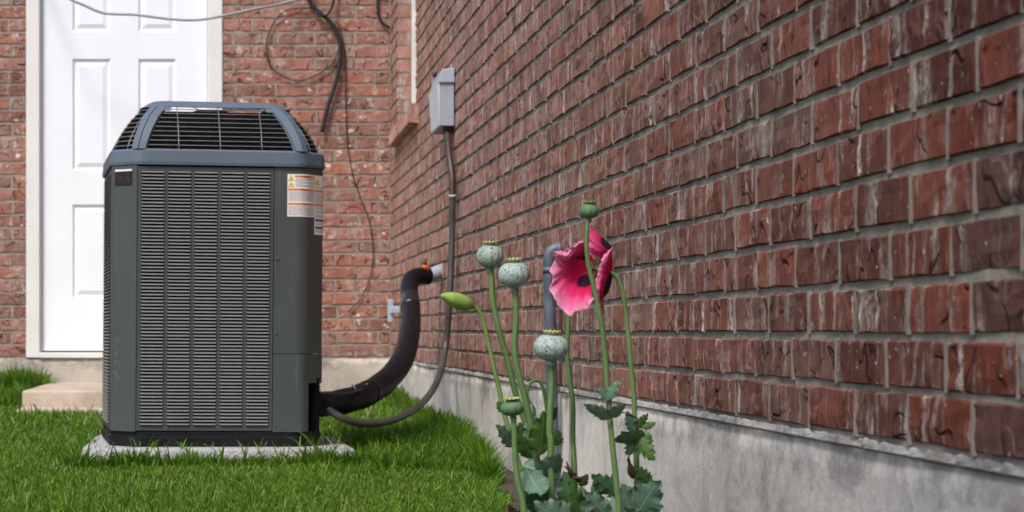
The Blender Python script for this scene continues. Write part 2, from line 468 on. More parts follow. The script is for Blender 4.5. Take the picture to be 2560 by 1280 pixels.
def capsule_mat(name, c, c2, speck, amount):
    m = NT(name); p = m.obj()
    cc = m.mix(m.noise(p, 60, 4), c, c2)
    if amount:
        s = m.ramp(m.voro(m.map(p, (1, 1, 0.55)), 260), [(0.24, 1.0), (0.33, 0.0)])
        g = m.ramp(m.noise(p, 75, 3, 0.6), [(0.5 - amount*0.12, 0.0), (0.57 - amount*0.08, 1.0)])
        cc = m.mix(m.math('MULTIPLY', s, g), cc, speck)
        s2 = m.ramp(m.voro(m.map(p, (1.2, 1.2, 0.6)), 150), [(0.22, 1.0), (0.29, 0.0)])
        g2 = m.ramp(m.noise(p, 50, 2), [(0.5, 0.0), (0.55, 1.0)])
        cc = m.mix(m.math('MULTIPLY', m.math('MULTIPLY', s2, g2), 0.9), cc, tuple(x*0.8 for x in speck))
    return m.set(cc, 0.6, 0, m.bump(m.noise(p, 110, 5, 0.65), 0.6, 0.003), 0.3)
M_CAP = capsule_mat("capsule_bloom", (0.27, 0.36, 0.345), (0.38, 0.46, 0.455), (0.045, 0.06, 0.02), 1.3)
M_CAPS = capsule_mat("capsule_streaked", (0.20, 0.28, 0.25), (0.34, 0.42, 0.39), (0.10, 0.085, 0.03), 2.2)
M_CAPG = capsule_mat("capsule_green", (0.06, 0.135, 0.06), (0.12, 0.215, 0.105), (0.05, 0.09, 0.04), 0)
M_CROWN = stem_mat("capsule_crown", (0.27, 0.28, 0.10), (0.47, 0.47, 0.22))
M_BUD = stem_mat("bud_skin", (0.17, 0.28, 0.05), (0.28, 0.42, 0.10))
M_BUDG = stem_mat("bud_skin_dark", (0.09, 0.15, 0.08), (0.13, 0.21, 0.11))

def petal_mat():
    m = NT("petal"); uv = m.n("ShaderNodeUVMap").outputs[0]
    sep = m.n("ShaderNodeSeparateXYZ"); m.l(uv, sep.inputs[0])
    u, v = sep.outputs[0], sep.outputs[1]
    p = m.obj()
    rays = m.noise(m.map(uv, (14, 1.6, 1)), 3.0, 4, 0.5)
    vv = m.math('ADD', v, m.math('MULTIPLY', m.math('SUBTRACT', rays, 0.5), 0.30))
    c = m.ramp(vv, [(0.0, (0.52, 0.002, 0.055)), (0.42, (0.74, 0.005, 0.10)), (0.62, (0.82, 0.032, 0.21)), (0.82, (0.87, 0.19, 0.42)), (1.0, (0.88, 0.42, 0.64))])
    du = m.math('MULTIPLY', m.math('SUBTRACT', u, 0.5), 1.0)
    bu = m.attr("blotch")
    bl = m.ramp(m.math('ADD', bu, m.math('MULTIPLY', m.math('SUBTRACT', rays, 0.5), 0.35)), [(0.42, 0.0), (0.62, 1.0)])
    c = m.mix(bl, c, (0.040, 0.002, 0.030))
    m.set(c, 0.65, 0, m.bump(m.math('ADD', m.noise(m.map(uv, (40, 2.0, 1)), 3, 3), m.math('MULTIPLY', m.noise(p, 45, 4, 0.6), 1.6)), 0.7, 0.003), 0.3)
    m.b.inputs["Sheen Weight"].default_value = 0.03
    tr = m.n("ShaderNodeBsdfTranslucent"); m.l(c, tr.inputs[0])
    mx = m.n("ShaderNodeMixShader"); mx.inputs[0].default_value = 0.40
    m.l(m.b.outputs[0], mx.inputs[1]); m.l(tr.outputs[0], mx.inputs[2])
    m.l(mx.outputs[0], m.t.nodes["Material Output"].inputs[0])
    return m.mat
M_PETAL = petal_mat()
M_STAMEN = simple("stamen", (0.45, 0.36, 0.10), 0.7)

# ------------------------------------------------------------------ ground
D = 0.955            # the long wall stands this far to the right of the lens
YB = 11.94           # distance of the back wall
PITCH = 0.0778       # height of one brick course
BL = 0.2426          # length of brick and joint
Z0 = HC - 0.165      # top of the foundation
ys = [-60, -5, 0, 2, 4, 5, 6, 7, 8, 9, 10, 11, 12, 13, 60]
gv, gf = [], []
for y in ys:
    for x in (-60, -6, -2, 0, 1.6, 60):
        gv.append((x, y, ground_z(y)))
for i in range(len(ys)-1):
    for j in range(5):
        a = i*6+j; gf.append((a, a+1, a+7, a+6))
tag(link("ground", mesh("ground", gv, gf, M_GROUND)), kind='structure')

def lawn_edge(y):
    return float(np.interp(y, [2, 4.5, 5.5, 6.2, 6.8, 8, 10, 12], [0.42, 0.60, 0.755, 0.83, 0.875, 0.925, 0.95, 0.95]))
sv, sf = [], []
for i in range(31):
    y = 1.0 + i * 0.3
    z = ground_z(y) + 0.004
    sv += [(lawn_edge(y) + 0.02*math.sin(y*9), y, z), (0.955, y, z + 0.006)]
    if i: sf.append((2*i-2, 2*i-1, 2*i+1, 2*i))
tag(link("soil_bed", mesh("soil_bed", sv, sf, M_SOIL)), kind='structure')

# ------------------------------------------------------------------ brick making
def brick_geo(L, H, Dp, seed, inner=4):
    """front at y=0 facing -y, body going to +y, centred on x and z"""
    r = random.Random(seed)
    nx, nz = inner, 3
    v, f = [], []
    hx, hz = L/2, H/2
    bev = 0.0035
    for j in range(nz+1):
        for i in range(nx+1):
            x = -hx + bev + (L-2*bev)*i/nx; z = -hz + bev + (H-2*bev)*j/nz
            edge = i in (0, nx) or j in (0, nz)
            x += r.uniform(-.0020, .0020); z += r.uniform(-.0020, .0016)
            v.append((x, r.uniform(-0.0022, 0.0014) + (r.random() < .15 and edge) * .002, z))
    for j in range(nz):
        for i in range(nx):
            a = j*(nx+1)+i
            f.append((a, a+1, a+nx+2, a+nx+1))
    rim = [i for i in range(nx+1)] + [(j)*(nx+1)+nx for j in range(1, nz+1)] + [nz*(nx+1)+i for i in range(nx-1, -1, -1)] + [j*(nx+1) for j in range(nz-1, 0, -1)]
    out = []
    for k in rim:
        x, y, z = v[k]
        j, i = divmod(k, nx+1)
        X = -hx if i == 0 else (hx if i == nx else x)
        Z = -hz if j == 0 else (hz if j == nz else z)
        ch = r.uniform(0, .0022)
        X *= 1 - ch*0.4 / max(hx, .01) * (abs(X) == hx); Z -= math.copysign(r.uniform(-.0008, .0022), Z) * (abs(Z) == hz)
        out.append(len(v)); v.append((X, 0.0035 + ch, Z))
    n = len(rim)
    for k in range(n):
        k2 = (k+1) % n
        f.append((rim[k2], rim[k], out[k], out[k2]))
    cs = []
    for (X, Z) in ((-hx, -hz), (hx, -hz), (hx, hz), (-hx, hz)):
        cs.append(len(v)); v.append((X, Dp, Z))
    c_i = [0, nx, nx+nz, 2*nx+nz]
    for q in range(4):
        a, b = c_i[q], (c_i[(q+1) % 4] if q < 3 else n)
        poly = [out[k % n] for k in range(a, b+1)]
        f.append(tuple(reversed(poly)) + (cs[q], cs[(q+1) % 4]))
    return v, f

def brick_mesh(L, H, Dp, seed, mat, tone):
    v, f = brick_geo(L, H, Dp, seed, 4 if L > .15 else 2)
    me = mesh("brick", v, f, mat)
    a = me.attributes.new("tone", 'FLOAT', 'POINT')
    a.data.foreach_set('value', [tone]*len(v))
    return me

JT = 0.0105          # mortar joint
BD = 0.09
FULL = BL - JT
H_ = PITCH - JT
def tone_pick():
    t = R.random()
    return 0.86 + R.random()*0.14 if t < 0.07 else R.random()*0.78
def variants(mat, seed0, n=36):
    return [brick_mesh(FULL, H_, BD, seed0+i, mat, tone_pick()) for i in range(n)]

def spans(a, b, holes):
    """pieces of [a, b] left over after the holes are taken out"""
    out = [(a, b)]
    for (h0, h1) in holes:
        nxt = []
        for (s, e) in out:
            if h1 <= s or h0 >= e: nxt.append((s, e)); continue
            if h0 > s: nxt.append((s, h0))
            if h1 < e: nxt.append((h1, e))
        out = nxt
    return [(s, e) for s, e in out if e - s > 0.02]

def lay_wall(parent, u0, u1, ncourse, holes_at, to_world, mat, seed0, shown, phase, mortar, limit=300):
    """bricks in running bond; u runs along the wall; shown(u, z) gives the size in the picture"""
    vr = variants(mat, seed0)
    items = []
    for c in range(ncourse):
        zc = Z0 + PITCH * (c + 0.5)
        ph = phase[c % 2] + R.uniform(-.012, .012)
        k0 = math.floor((u0 - ph) / BL) - 1
        u = ph + k0 * BL
        while u < u1:
            for (s, e) in spans(max(u, u0), min(u + FULL, u1), holes_at(zc)):
                items.append((shown((s+e)/2, zc), (s+e)/2, zc, e - s))
            u += BL
    items.sort(key=lambda t: -t[0])
    stuff_v, stuff_f, tones = [], [], []
    for i, (sz, uc, zc, ln) in enumerate(items):
        M = to_world(uc, zc) @ Matrix.Translation((R.uniform(-.0018, .0018), R.uniform(-.0010, .0008), R.uniform(-.0014, .0014) + .0028*mnoise.noise(Vector((uc*1.9, zc*9, 1))))) @ Matrix.Rotation(rad(R.uniform(-.5, .5)), 4, 'Y')
        if i < limit and sz > 0:
            me = R.choice(vr) if ln > FULL - .004 else brick_mesh(ln, H_, BD, seed0 + 500 + i, mat, tone_pick())
            o = link("brick", me, parent)
            o.matrix_world = M
        else:
            v, f = brick_geo(ln, H_, BD, seed0 + 900 + i, 3 if ln > .12 else 2)
            off = len(stuff_v)
            stuff_v += [tuple(M @ Vector(p)) for p in v]
            stuff_f += [tuple(q + off for q in ff) for ff in f]
            tones += [tone_pick()] * len(v)
    # head joints, struck almost flush, as one piece of mortar
    hv, hf = [], []
    for (sz, uc, zc, ln) in items:
        M = to_world(uc + ln/2 + JT/2, zc)
        if not spans(uc + ln/2 + .002, uc + ln/2 + .024, holes_at(zc)) or uc + ln/2 + JT > u1: continue
        off = len(hv); yo = R.uniform(.0004, .0022); w = JT/2 + .002; hz = PITCH/2 - .003
        for (a, b) in ((-w, -hz), (w, -hz), (w, hz), (-w, hz)): hv.append(tuple(M @ Vector((a, yo + R.uniform(-.0004, .0004), b))))
        for (a, b) in ((-w, -hz), (w, -hz), (w, hz), (-w, hz)): hv.append(tuple(M @ Vector((a, .03, b))))
        hf += [tuple(off+q for q in ff) for ff in ((0,1,2,3), (7,6,5,4), (0,4,5,1), (1,5,6,2), (2,6,7,3), (3,7,4,0))]
    o = tag(link("head_joints", mesh("head_joints", hv, hf, mortar), parent), kind='stuff'); o.matrix_parent_inverse = parent.matrix_world.inverted()
    if stuff_v:
        me = mesh("brickwork", stuff_v, stuff_f, mat)
        me.attributes.new("tone", 'FLOAT', 'POINT').data.foreach_set('value', tones)
        o = tag(link("brickwork", me, parent), kind='stuff'); o.matrix_parent_inverse = parent.matrix_world.inverted()

def facing(u_axis, normal, origin_fn):
    """matrix whose local x runs along the wall and local -y looks out of it"""
    x = Vector(u_axis); y = -Vector(normal); z = Vector((0, 0, 1))
    B = Matrix((x, y, z)).transposed().to_4x4()
    return lambda u, zc: Matrix.Translation(origin_fn(u, zc)) @ B

# ---- long wall on the right, running away from the camera
NCR = 34
ZT = Z0 + PITCH * NCR
WY0, WY1, WZ0, WZ1 = 10.28, 11.42, HC + 1.165, HC + 2.35      # window opening
long_wall = tag(empty("brick_wall", (D, 6, Z0)), "long red brick wall receding behind the poppies on a stained concrete footing", "wall")
bpy.context.view_layer.update()
def holesR(z):
    return [(WY0, WY1)] if WZ0 - 0.02 < z < WZ1 else ([(WY0 - .13, WY1 + .13)] if WZ0 - .115 < z <= WZ0 - 0.02 else [])
def shownR(u, z):
    if u < 2.35: return 0
    py = VY - (z - HC) * FPX / u
    if py < -60 or py > 1290: return 0
    return 1 / u ** 3
class _W: pass
def mk_world(parent_loc, fn):
    inv = Matrix.Translation(-Vector(parent_loc))
    return lambda u, z: fn(u, z)
# bricks are placed in world space: parent matrices are pure translations
_link = link
def lay(parent, *a, **k):
    lay_wall(parent, *a, **k)
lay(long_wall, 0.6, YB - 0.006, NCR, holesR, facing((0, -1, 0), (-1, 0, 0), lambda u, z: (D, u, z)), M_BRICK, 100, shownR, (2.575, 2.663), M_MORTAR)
mb = MB()
XM = D + 0.0045
for (a0, a1, b0, b1) in ((0.55, YB-.002, Z0-.01, WZ0-.11), (0.55, WY0-.002, WZ0-.11, ZT), (WY1+.002, YB-.002, WZ0-.11, ZT), (WY0-.002, WY1+.002, WZ1, ZT)):
    mb.box((XM, a0, b0), (D+.22, a1, b1))
mb.box((D+.10, WY0-.002, WZ0-.11), (D+.22, WY1+.002, WZ0-.012))
o = mb.build("mortar", M_MORTAR, long_wall); o.matrix_parent_inverse = long_wall.matrix_world.inverted()

def local(o, parent):
    """geometry was written in world space: keep it there under a parent"""
    o.matrix_parent_inverse = parent.matrix_world.inverted()
    return o

# the footing: a sheet with depth, rough face and ragged mortar along the top
def footing(parent, u0, u1, n, fn, mat, name, drop, lip):
    v, f = [], []
    rows = 7
    for i in range(n+1):
        u = u0 + (u1-u0)*i/n
        top = Z0 - 0.004 + 0.007*mnoise.noise(Vector((u*3.1, 1.7, 0))) + 0.006*mnoise.noise(Vector((u*17, 4, 0))) + 0.005*mnoise.noise(Vector((u*41, 8, 0)))
        for j in range(rows):
            t = j/(rows-1)
            z = top - (drop)*t**1.6
            out = 0.004 + 0.006*mnoise.noise(Vector((u*2.2, z*4, 3))) + 0.0025*mnoise.noise(Vector((u*11, z*15, 5)))
            if j == 0: out -= lip*.7
            v.append(fn(u, z, out))
        v.append(fn(u, top - .001, -0.1))
    m_ = rows+1
    for i in range(n):
        for j in range(rows-1):
            a = i*m_+j; f.append((a, a+m_, a+m_+1, a+1))
        a = i*m_; f.append((a+rows, a+m_+rows, a+m_, a))
    return local(link(name, mesh(name, v, f, mat, smooth=True), parent), parent)
footing(long_wall, 0.55, YB, 500, lambda u, z, o: (D - o - .002, u, z), M_CONC, "concrete_footing", 0.9, .006)
# squeezed bed mortar between footing and first course: a broken, lumpy bead
v, f = [], []
n = 760
for i in range(n+1):
    u = 0.6 + (YB-.62)*(i/n)
    a = mnoise.noise(Vector((u*9, 0, 2))); b = mnoise.noise(Vector((u*33, 5, 2)))
    hh = 0.004 + 0.004*a + 0.005*b; oo = 0.005 + 0.004*b + .003*a
    for (dx, dz) in ((0.003, hh), (oo*.8, hh*.5), (oo, -.002), (.0065, -.006 - .3*hh), (.002, -.012)):
        v.append((D - dx - .003, u, Z0 + dz - .003))
for i in range(n):
    for j in range(4):
        a = i*5+j; f.append((a, a+5, a+6, a+1))
local(link("bed_mortar", mesh("bed_mortar", v, f, concrete_mat("bed_mortar", (0.50, 0.47, 0.44), (0.38, 0.34, 0.31))), long_wall), long_wall)
# rust run beside the standing pipe
v, f = [], []
for i in range(15):
    t = i/14; zz = Z0 - .03 - t*0.27
    w = .010 + .004*math.sin(i*1.7)
    v += [(D-.013, 5.55 - w, zz), (D-.013, 5.55 + w, zz)]
    if i: f.append((2*i-2, 2*i-1, 2*i+1, 2*i))
mr = NT("rust_run"); p_ = mr.pos()
mr.set(mr.ramp(mr.noise(p_, 50, 4), [(0.3, (0.30, 0.19, 0.11)), (0.7, (0.42, 0.34, 0.26))]), 0.9)
local(tag(link("rust_stain", mesh("rust_stain", v, f, mr.mat), long_wall)), long_wall)

# window with brick sill
win = link("window", mesh("window", [(D+.112, WY0, WZ0), (D+.112, WY1, WZ0), (D+.112, WY1, WZ1), (D+.112, WY0, WZ1), (D+.12, WY0, WZ0), (D+.12, WY1, WZ0), (D+.12, WY1, WZ1), (D+.12, WY0, WZ1)], [(0,1,2,3), (7,6,5,4)], M_GLASS), long_wall); local(win, long_wall)
mb = MB(); t = .05
mb.box((D+.080, WY0+.001, WZ0-.01), (D+.135, WY0+t, WZ1)); mb.box((D+.080, WY1-t, WZ0-.01), (D+.135, WY1-.001, WZ1))
mb.box((D+.082, WY0+t, WZ0-.01), (D+.134, WY1-t, WZ0+t)); mb.box((D+.082, WY0+t, WZ1-t), (D+.134, WY1-t, WZ1-.001)); mb.box((D+.095, WY0+t, (WZ0+WZ1)/2-.02), (D+.13, WY1-t, (WZ0+WZ1)/2+.02))
fr = mb.build("window_frame", M_TRIM, win, 0.003); fr.matrix_parent_inverse = (long_wall.matrix_world @ win.matrix_parent_inverse @ win.matrix_basis).inverted() if False else Matrix.Translation((0, 0, 0))
y = WY0 - .12; k = 0
sill_meshes = [brick_mesh(0.066, 0.098, 0.17, 3000+i, M_BRICK, R.random()*.7) for i in range(4)]
while y < WY1 + .12:
    o = link("sill_brick", sill_meshes[k % 4], long_wall)
    base = facing((0, -1, 0), (-1, 0, 0), lambda u, z: (D - .040, u, z))(y, WZ0 - .062 + R.uniform(-.001, .001))
    o.matrix_world = base @ Matrix.Rotation(rad(-9), 4, 'X')
    y += .077; k += 1

# ---- back wall with the white door
DX0, DX1, DZ1 = (65-VX)*YB/FPX, (556-VX)*YB/FPX, HC + 2.16
back_wall = tag(empty("brick_wall", (0, YB, Z0)), "red brick back wall with a white panelled door behind the unit", "wall")
bpy.context.view_layer.update()
def shownB(u, z):
    px = VX + u * FPX / YB; py = VY - (z - HC) * FPX / YB
    if px < -60 or px > 985 or py < -40: return 0
    if 300 < px < 760 and py > 300: return 0
    return 1 + (0.001 if px > 0 else 0)
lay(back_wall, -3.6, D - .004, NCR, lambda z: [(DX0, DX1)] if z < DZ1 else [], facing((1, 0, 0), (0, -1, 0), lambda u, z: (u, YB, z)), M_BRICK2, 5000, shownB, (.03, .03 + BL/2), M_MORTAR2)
mb = MB(); YM = YB + .0035
mb.box((-3.62, YM, Z0-.01), (DX0-.002, YB+.22, ZT)); mb.box((DX1+.002, YM, Z0-.01), (D+.22, YB+.22, ZT)); mb.box((DX0-.002, YM, DZ1), (DX1+.002, YB+.22, ZT))
local(mb.build("mortar", M_MORTAR2, back_wall), back_wall)
footing(back_wall, -3.62, D, 160, lambda u, z, o: (u, YB - o - .002, z), M_CONC2, "concrete_footing", 0.6, .006)

def YZ(px, py): return ((px-VX)*YB/FPX, HC + (VY-py)*YB/FPX)
door = local(empty("door", (0, 0, 0)), back_wall)
door.parent = back_wall
bpy.context.view_layer.update()
def under_door(o):
    o.parent = door; o.matrix_parent_inverse = door.matrix_world.inverted(); return o
tl = YZ(104, 0)[0]; tr_ = YZ(518, 0)[0]
zb = HC + (VY-893)*YB/FPX; zt = DZ1 - .07
mb = MB()
mb.box((DX0+.001, YB-.012, Z0), (tl-.012, YB+.10, DZ1-.001)); mb.box((tr_+.012, YB-.012, Z0), (DX1-.001, YB+.10, DZ1-.001)); mb.box((tl-.012, YB-.010, zt), (tr_+.012, YB+.10, DZ1-.002))
mb.box((tl-.012, YB+.02, Z0), (tl-.002, YB+.10, zt)); mb.box((tr_+.002, YB+.02, Z0), (tr_+.012, YB+.10, zt))
under_door(mb.build("door_trim", M_TRIM, None, .004))
mb = MB(); mb.box((tl-.012, YB-.02, Z0-.002), (tr_+.012, YB+.10, Z0+.03)); under_door(mb.build("threshold", M_TRIM, None, .004))
# slab made of stiles and rails, panels let in
px_cols = [(180, 275), (345, 440)]; py_rows = [(745, 510), (425, 145), (77, -30)]
yd = YB + .035
mb = MB()
X = lambda a: YZ(a, 0)[0]; Zp = lambda a: YZ(0, a)[1]
zs0 = Z0 + .042
for (a, b) in ((tl+.003, X(180)), (X(275), X(345)), (X(440), tr_-.003)):
    mb.box((a, yd, zs0), (b, yd+.04, zt-.003))
edges = [zs0, Zp(745), Zp(510), Zp(425), Zp(145), Zp(77), Zp(-30), zt-.003]
for (a, b) in px_cols:
    for q in range(0, 8, 2):
        mb.box((X(a), yd, edges[q]), (X(b), yd+.04, edges[q+1]))
under_door(mb.build("door_slab", M_WHITE, None))
for (a, b) in px_cols:
    for (r0, r1) in py_rows:
        x0, x1, z0, z1 = X(a), X(b), Zp(r0), Zp(r1)
        v = []
        for (ins, dy) in ((0, .0), (.012, .013), (.020, .013), (.045, .004)):
            v += [(x0+ins, yd+dy, z0+ins), (x1-ins, yd+dy, z0+ins), (x1-ins, yd+dy, z1-ins), (x0+ins, yd+dy, z1-ins)]
        f = [(r*4+k, r*4+(k+1) % 4, r*4+4+(k+1) % 4, r*4+4+k) for r in range(3) for k in range(4)] + [(12, 13, 14, 15)]
        under_door(link("door_panel", mesh("door_panel", v, f, M_WHITE)))

# steps under the door
def P2(px, py, d): return P(px, py, d)
step = tag(empty("concrete_step", (-.6, 10.9, ground_z(10.5))), "tan concrete step below the white door at the left", "step")
bpy.context.view_layer.update()
mb = MB(); mb.box(((55-VX)*10.3/FPX, 10.3, ground_z(10)-.1), (.12, YB-.012, HC-.312)); o = local(mb.build("step_block", M_STEP, step, .012), step)
mb = MB(); mb.box(((45-VX)*10.05/FPX, 9.95, ground_z(10)-.1), (.20, 10.30-.003, ground_z(10)+.045)); local(mb.build("lower_slab", M_STEP, step, .008), step)

# ------------------------------------------------------------------ the outdoor unit
PAD_TOP = HC - 0.405
unit = empty("air_conditioner", (-0.080, 7.305, PAD_TOP))
unit.rotation_euler = (0, rad(0.45), rad(6.2))
tag(unit, "grey green outdoor air conditioning unit with louvred sides standing on a concrete pad", "air conditioner")

def rounded(poly, r=.028, seg=3, closed=True):
    out = []
    n = len(poly)
    for i in range(n):
        p = Vector(poly[i])
        if not closed and i in (0, n-1): out.append(p); continue
        a = (Vector(poly[i-1]) - p); b = (Vector(poly[(i+1) % n]) - p)
        ra = min(r, a.length*.45, b.length*.45)
        p0, p1 = p + a.normalized()*ra, p + b.normalized()*ra
        for k in range(seg+1):
            t = k/seg
            out.append(p0*(1-t)**2 + p*2*t*(1-t) + p1*t*t)
    return out
def octo(w, c):
    return [(-w+c, -w), (w-c, -w), (w, -w+c), (w, w-c), (w-c, w), (-w+c, w), (-w, w-c), (-w, -w+c)]

def strip(mbx, pts, z0, z1, th=.003, mi=0):
    """upright sheet of metal along a plan polyline, thickness inwards"""
    pts = [Vector(p) for p in pts]; n = len(pts); inn = []
    for i in range(n):
        t = (pts[min(i+1, n-1)] - pts[max(i-1, 0)]).normalized()
        inn.append(pts[i] + Vector((-t.y, t.x)) * th)
    v = []
    for q in (pts, inn):
        for z in (z0, z1):
            v += [(p.x, p.y, z) for p in q]
    f = []
    for i in range(n-1):
        f.append((i, i+1, n+i+1, n+i))
        f.append((3*n+i, 3*n+i+1, 2*n+i+1, 2*n+i))
        f.append((n+i, n+i+1, 3*n+i+1, 3*n+i)); f.append((i+1, i, 2*n+i, 2*n+i+1))
    f += [(0, n, 3*n, 2*n), (n-1, 3*n-1, 4*n-1, 2*n-1)]
    mbx.add(v, f, mi, False)

W, CH = .3725, .078
HB0, HB1 = .052, .972
# corner covers
mb = MB(); strip(mb, rounded([(-W, -W+CH+.030), (-W, -W+CH), (-W+CH, -W), (-W+CH+.006, -W)], .022, 4, False), HB0, HB1)
mb.build("corner_cover", M_GREEN, unit)
cr_up = rounded([(.188, -W), (W-CH, -W), (W, -W+CH), (W, -W+CH+.030)], .03, 5, False)
mb = MB(); strip(mb, cr_up, .325, HB1); mb.build("service_panel", M_GREEN, unit)
mb = MB(); strip(mb, rounded([(.188, -W-.0012), (W-CH, -W-.0012), (W-CH+.022, -W+.021)], .02, 4, False), HB0, .3225)
strip(mb, [(W-CH+.0222, -W+.0208), (W, -W+CH), (W, -W+CH+.03)], .222, .3225)
mb.build("service_panel", M_GREEN, unit)
for (sx, sy) in ((-1, 1), (1, 1)):
    pts = [(sx*W, W-CH-.03), (sx*W, W-CH), (sx*(W-CH), W), (sx*(W-CH-.03), W)]
    if sx < 0: pts = pts[::-1]
    mb = MB(); strip(mb, rounded(pts, .03, 4, False), HB0, HB1); mb.build("corner_cover", M_GREEN, unit)

PITCH_L = .01178
NROW = 75
def slat_geo(w):
    """one pressed louvre, local: x along, y out negative, z up; hangs down and out"""
    prof = [(-.0002, .0042), (-.0035, .0032), (-.0064, .0003), (-.0073, -.0011), (-.0066, -.0017), (-.0035, -.0002), (.001, .0022)]
    v = []
    for s, ins in ((-1, 0), (1, 0)):
        for (yy, zz) in prof:
            x = s*(w/2 - max(0, -yy)*.25)
            v.append((x, yy, zz))
    n = len(prof)
    f = [(i, i+1, n+i+1, n+i) for i in range(n-1)] + [tuple(reversed(range(n))), tuple(range(n, 2*n))]
    return v, f

def louvre_side(parent, M, x0, x1, ncol, z0, zrow0, single, name="louvre_panel"):
    """panel in its own plane (x along, z up); columns of louvres between solid strips"""
    gap = .0125
    cw = (x1 - x0 - gap*(ncol+1)) / ncol
    zr1 = zrow0 + NROW*PITCH_L
    mb = MB()
    for k in range(ncol+1):
        a = x0 + k*(cw+gap)
        mb.box((a, 0, z0), (a+gap, .003, HB1-.003), 0, M)
    for k in range(ncol):
        a = x0 + gap + k*(cw+gap)
        mb.box((a, 0, z0), (a+cw, .003, zrow0), 0, M); mb.box((a, 0, zr1), (a+cw, .003, HB1-.003), 0, M)
    panel = mb.build(name, M_GREEN, parent)
    gv_, gf_ = slat_geo(cw)
    sme = mesh("louvre_slat", gv_, gf_, M_SLAT, smooth=False)
    stuff = MB(); cnt = 0
    for r in range(NROW-1, -1, -1):
        for k in range(ncol):
            c = Vector((x0 + gap + k*(cw+gap) + cw/2, 0, zrow0 + (r+.5)*PITCH_L))
            Ms = M @ Matrix.Translation(c)
            if single and cnt < 300:
                o = link("slat", sme, panel); o.matrix_basis = Ms @ Matrix.Rotation(rad(R.uniform(-1.5, 1.5)), 4, 'X'); cnt += 1
            else:
                stuff.add([Ms @ Vector(p) for p in gv_], gf_)
    if stuff.v:
        tag(stuff.build("slats", M_SLAT, panel), kind='stuff')
    return panel
Z = HB0 + .004
louvre_side(unit, Matrix.Translation((0, -W, 0)), -W+CH+.008, .1855, 5, Z, .071, True)
louvre_side(unit, Matrix.Translation((-W, 0, 0)) @ Matrix.Rotation(rad(-90), 4, 'Z'), -.245, .245, 6, Z, .071, False)
louvre_side(unit, Matrix.Translation((W, 0, 0)) @ Matrix.Rotation(rad(90), 4, 'Z'), -.245, .245, 6, Z, .071, False)
louvre_side(unit, Matrix.Translation((0, W, 0)) @ Matrix.Rotation(rad(180), 4, 'Z'), -.245, .245, 6, Z, .071, False)
# inner coil
mb = MB(); cw = W - .028
ring = [Vector(p) for p in octo(cw, CH+.035)]
n = len(ring)
mb.add([(p.x, p.y, HB0) for p in ring] + [(p.x, p.y, HB1) for p in ring], [(i, (i+1) % n, n+(i+1) % n, n+i) for i in range(n)])
mb.build("coil", M_DARK, unit)
# base pan
def ring_solid(mbx, rings, smooth=False, mi=0, caps=(True, True)):
    n = len(rings[0][0]); v = []
    for (pts, z) in rings: v += [(p[0], p[1], z) for p in pts]
    f = [(r*n+i, r*n+(i+1) % n, (r+1)*n+(i+1) % n, (r+1)*n+i) for r in range(len(rings)-1) for i in range(n)]
    if caps[0]: f.append(tuple(reversed(range(n))))
    if caps[1]: f.append(tuple((len(rings)-1)*n+i for i in range(n)))
    mbx.add(v, f, mi, smooth)
mb = MB()
rp = lambda w, c: rounded(octo(w, c), .03, 4)
ring_solid(mb, [(rp(.372, .088), 0), (rp(.376, .088), .004), (rp(.377, .088), .032), (rp(.371, .087), .036), (rp(.371, .087), .052), (rp(.362, .084), .0525)])
mb.build("base_pan", M_BASE, unit)

# hood: band, four posts, rim, wires
def hood_w(h):
    return float(np.interp(h, [.972, 1.03, 1.06, 1.09, 1.12, 1.15, 1.175, 1.195, 1.207, 1.212], [.379, .379, .368, .353, .334, .311, .286, .259, .238, .222]))
def hood_c(h):
    return .092 * (hood_w(h)/.379)**1.6
mb = MB()
ring_solid(mb, [(rp(.368, .09), .9745), (rp(.381, .092), .975), (rp(.382, .092), .985), (rp(.379, .092), 1.024), (rp(.374, .09), 1.030), (rp(.350, .085), 1.031), (rp(.350, .085), .9745)], caps=(False, False))
mb.build("hood_band", M_HOOD, unit)
# rim
mb = MB()
ring_solid(mb, [(rp(hood_w(1.188)-.008, hood_c(1.188)), 1.187), (rp(hood_w(1.188), hood_c(1.188)), 1.188), (rp(hood_w(1.197), hood_c(1.197)), 1.197), (rp(hood_w(1.207), hood_c(1.207)), 1.207), (rp(.226, .035), 1.2125), (rp(.195, .03), 1.2135), (rp(.190, .03), 1.206)], caps=(False, False), smooth=False)
mb.build("hood_rim", M_HOOD, unit)
def flat_half(h): return hood_w(h) - hood_c(h)
NH = 12
for (sx, sy) in ((-1, -1), (1, -1), (1, 1), (-1, 1)):
    for part_i in (0, 1):
        v = []
        for k in range(NH+1):
            h = 1.0295 + (1.190-1.0295)*k/NH
            w, fl, c = hood_w(h), flat_half(h), hood_c(h)
            if part_i == 0:     # leaf on the flat front
                a, b = fl - .024 - .010*(k/NH), fl - .001
                pa, pb = Vector((a, -w)), Vector((b, -w))
            else:               # leaf on the cut corner
                e = Vector((1, 1)).normalized()
                pa = Vector((fl + .002, -w+.002)); pb = Vector((fl, -w)) + e * min(.030, c*.9)
            for p in (pa, pb): v.append((sx*p.x, -sy*p.y if sy > 0 else p.y, h))
            for p in (pa, pb):
                q = Vector((p.x*(1-.03), p.y*(1-.03))); v.append((sx*q.x, -sy*q.y if sy > 0 else q.y, h-.004))
        f = []
        for k in range(NH):
            a = 4*k
            f += [(a, a+1, a+5, a+4), (a+3, a+2, a+6, a+7), (a+1, a+3, a+7, a+5), (a+2, a, a+4, a+6)]
        mb = MB(); mb.add(v, f); o = mb.build("hood_post", M_HOOD, unit)
        bm = bmesh.new(); bm.from_mesh(o.data); bmesh.ops.recalc_face_normals(bm, faces=bm.faces); bm.to_mesh(o.data); bm.free()
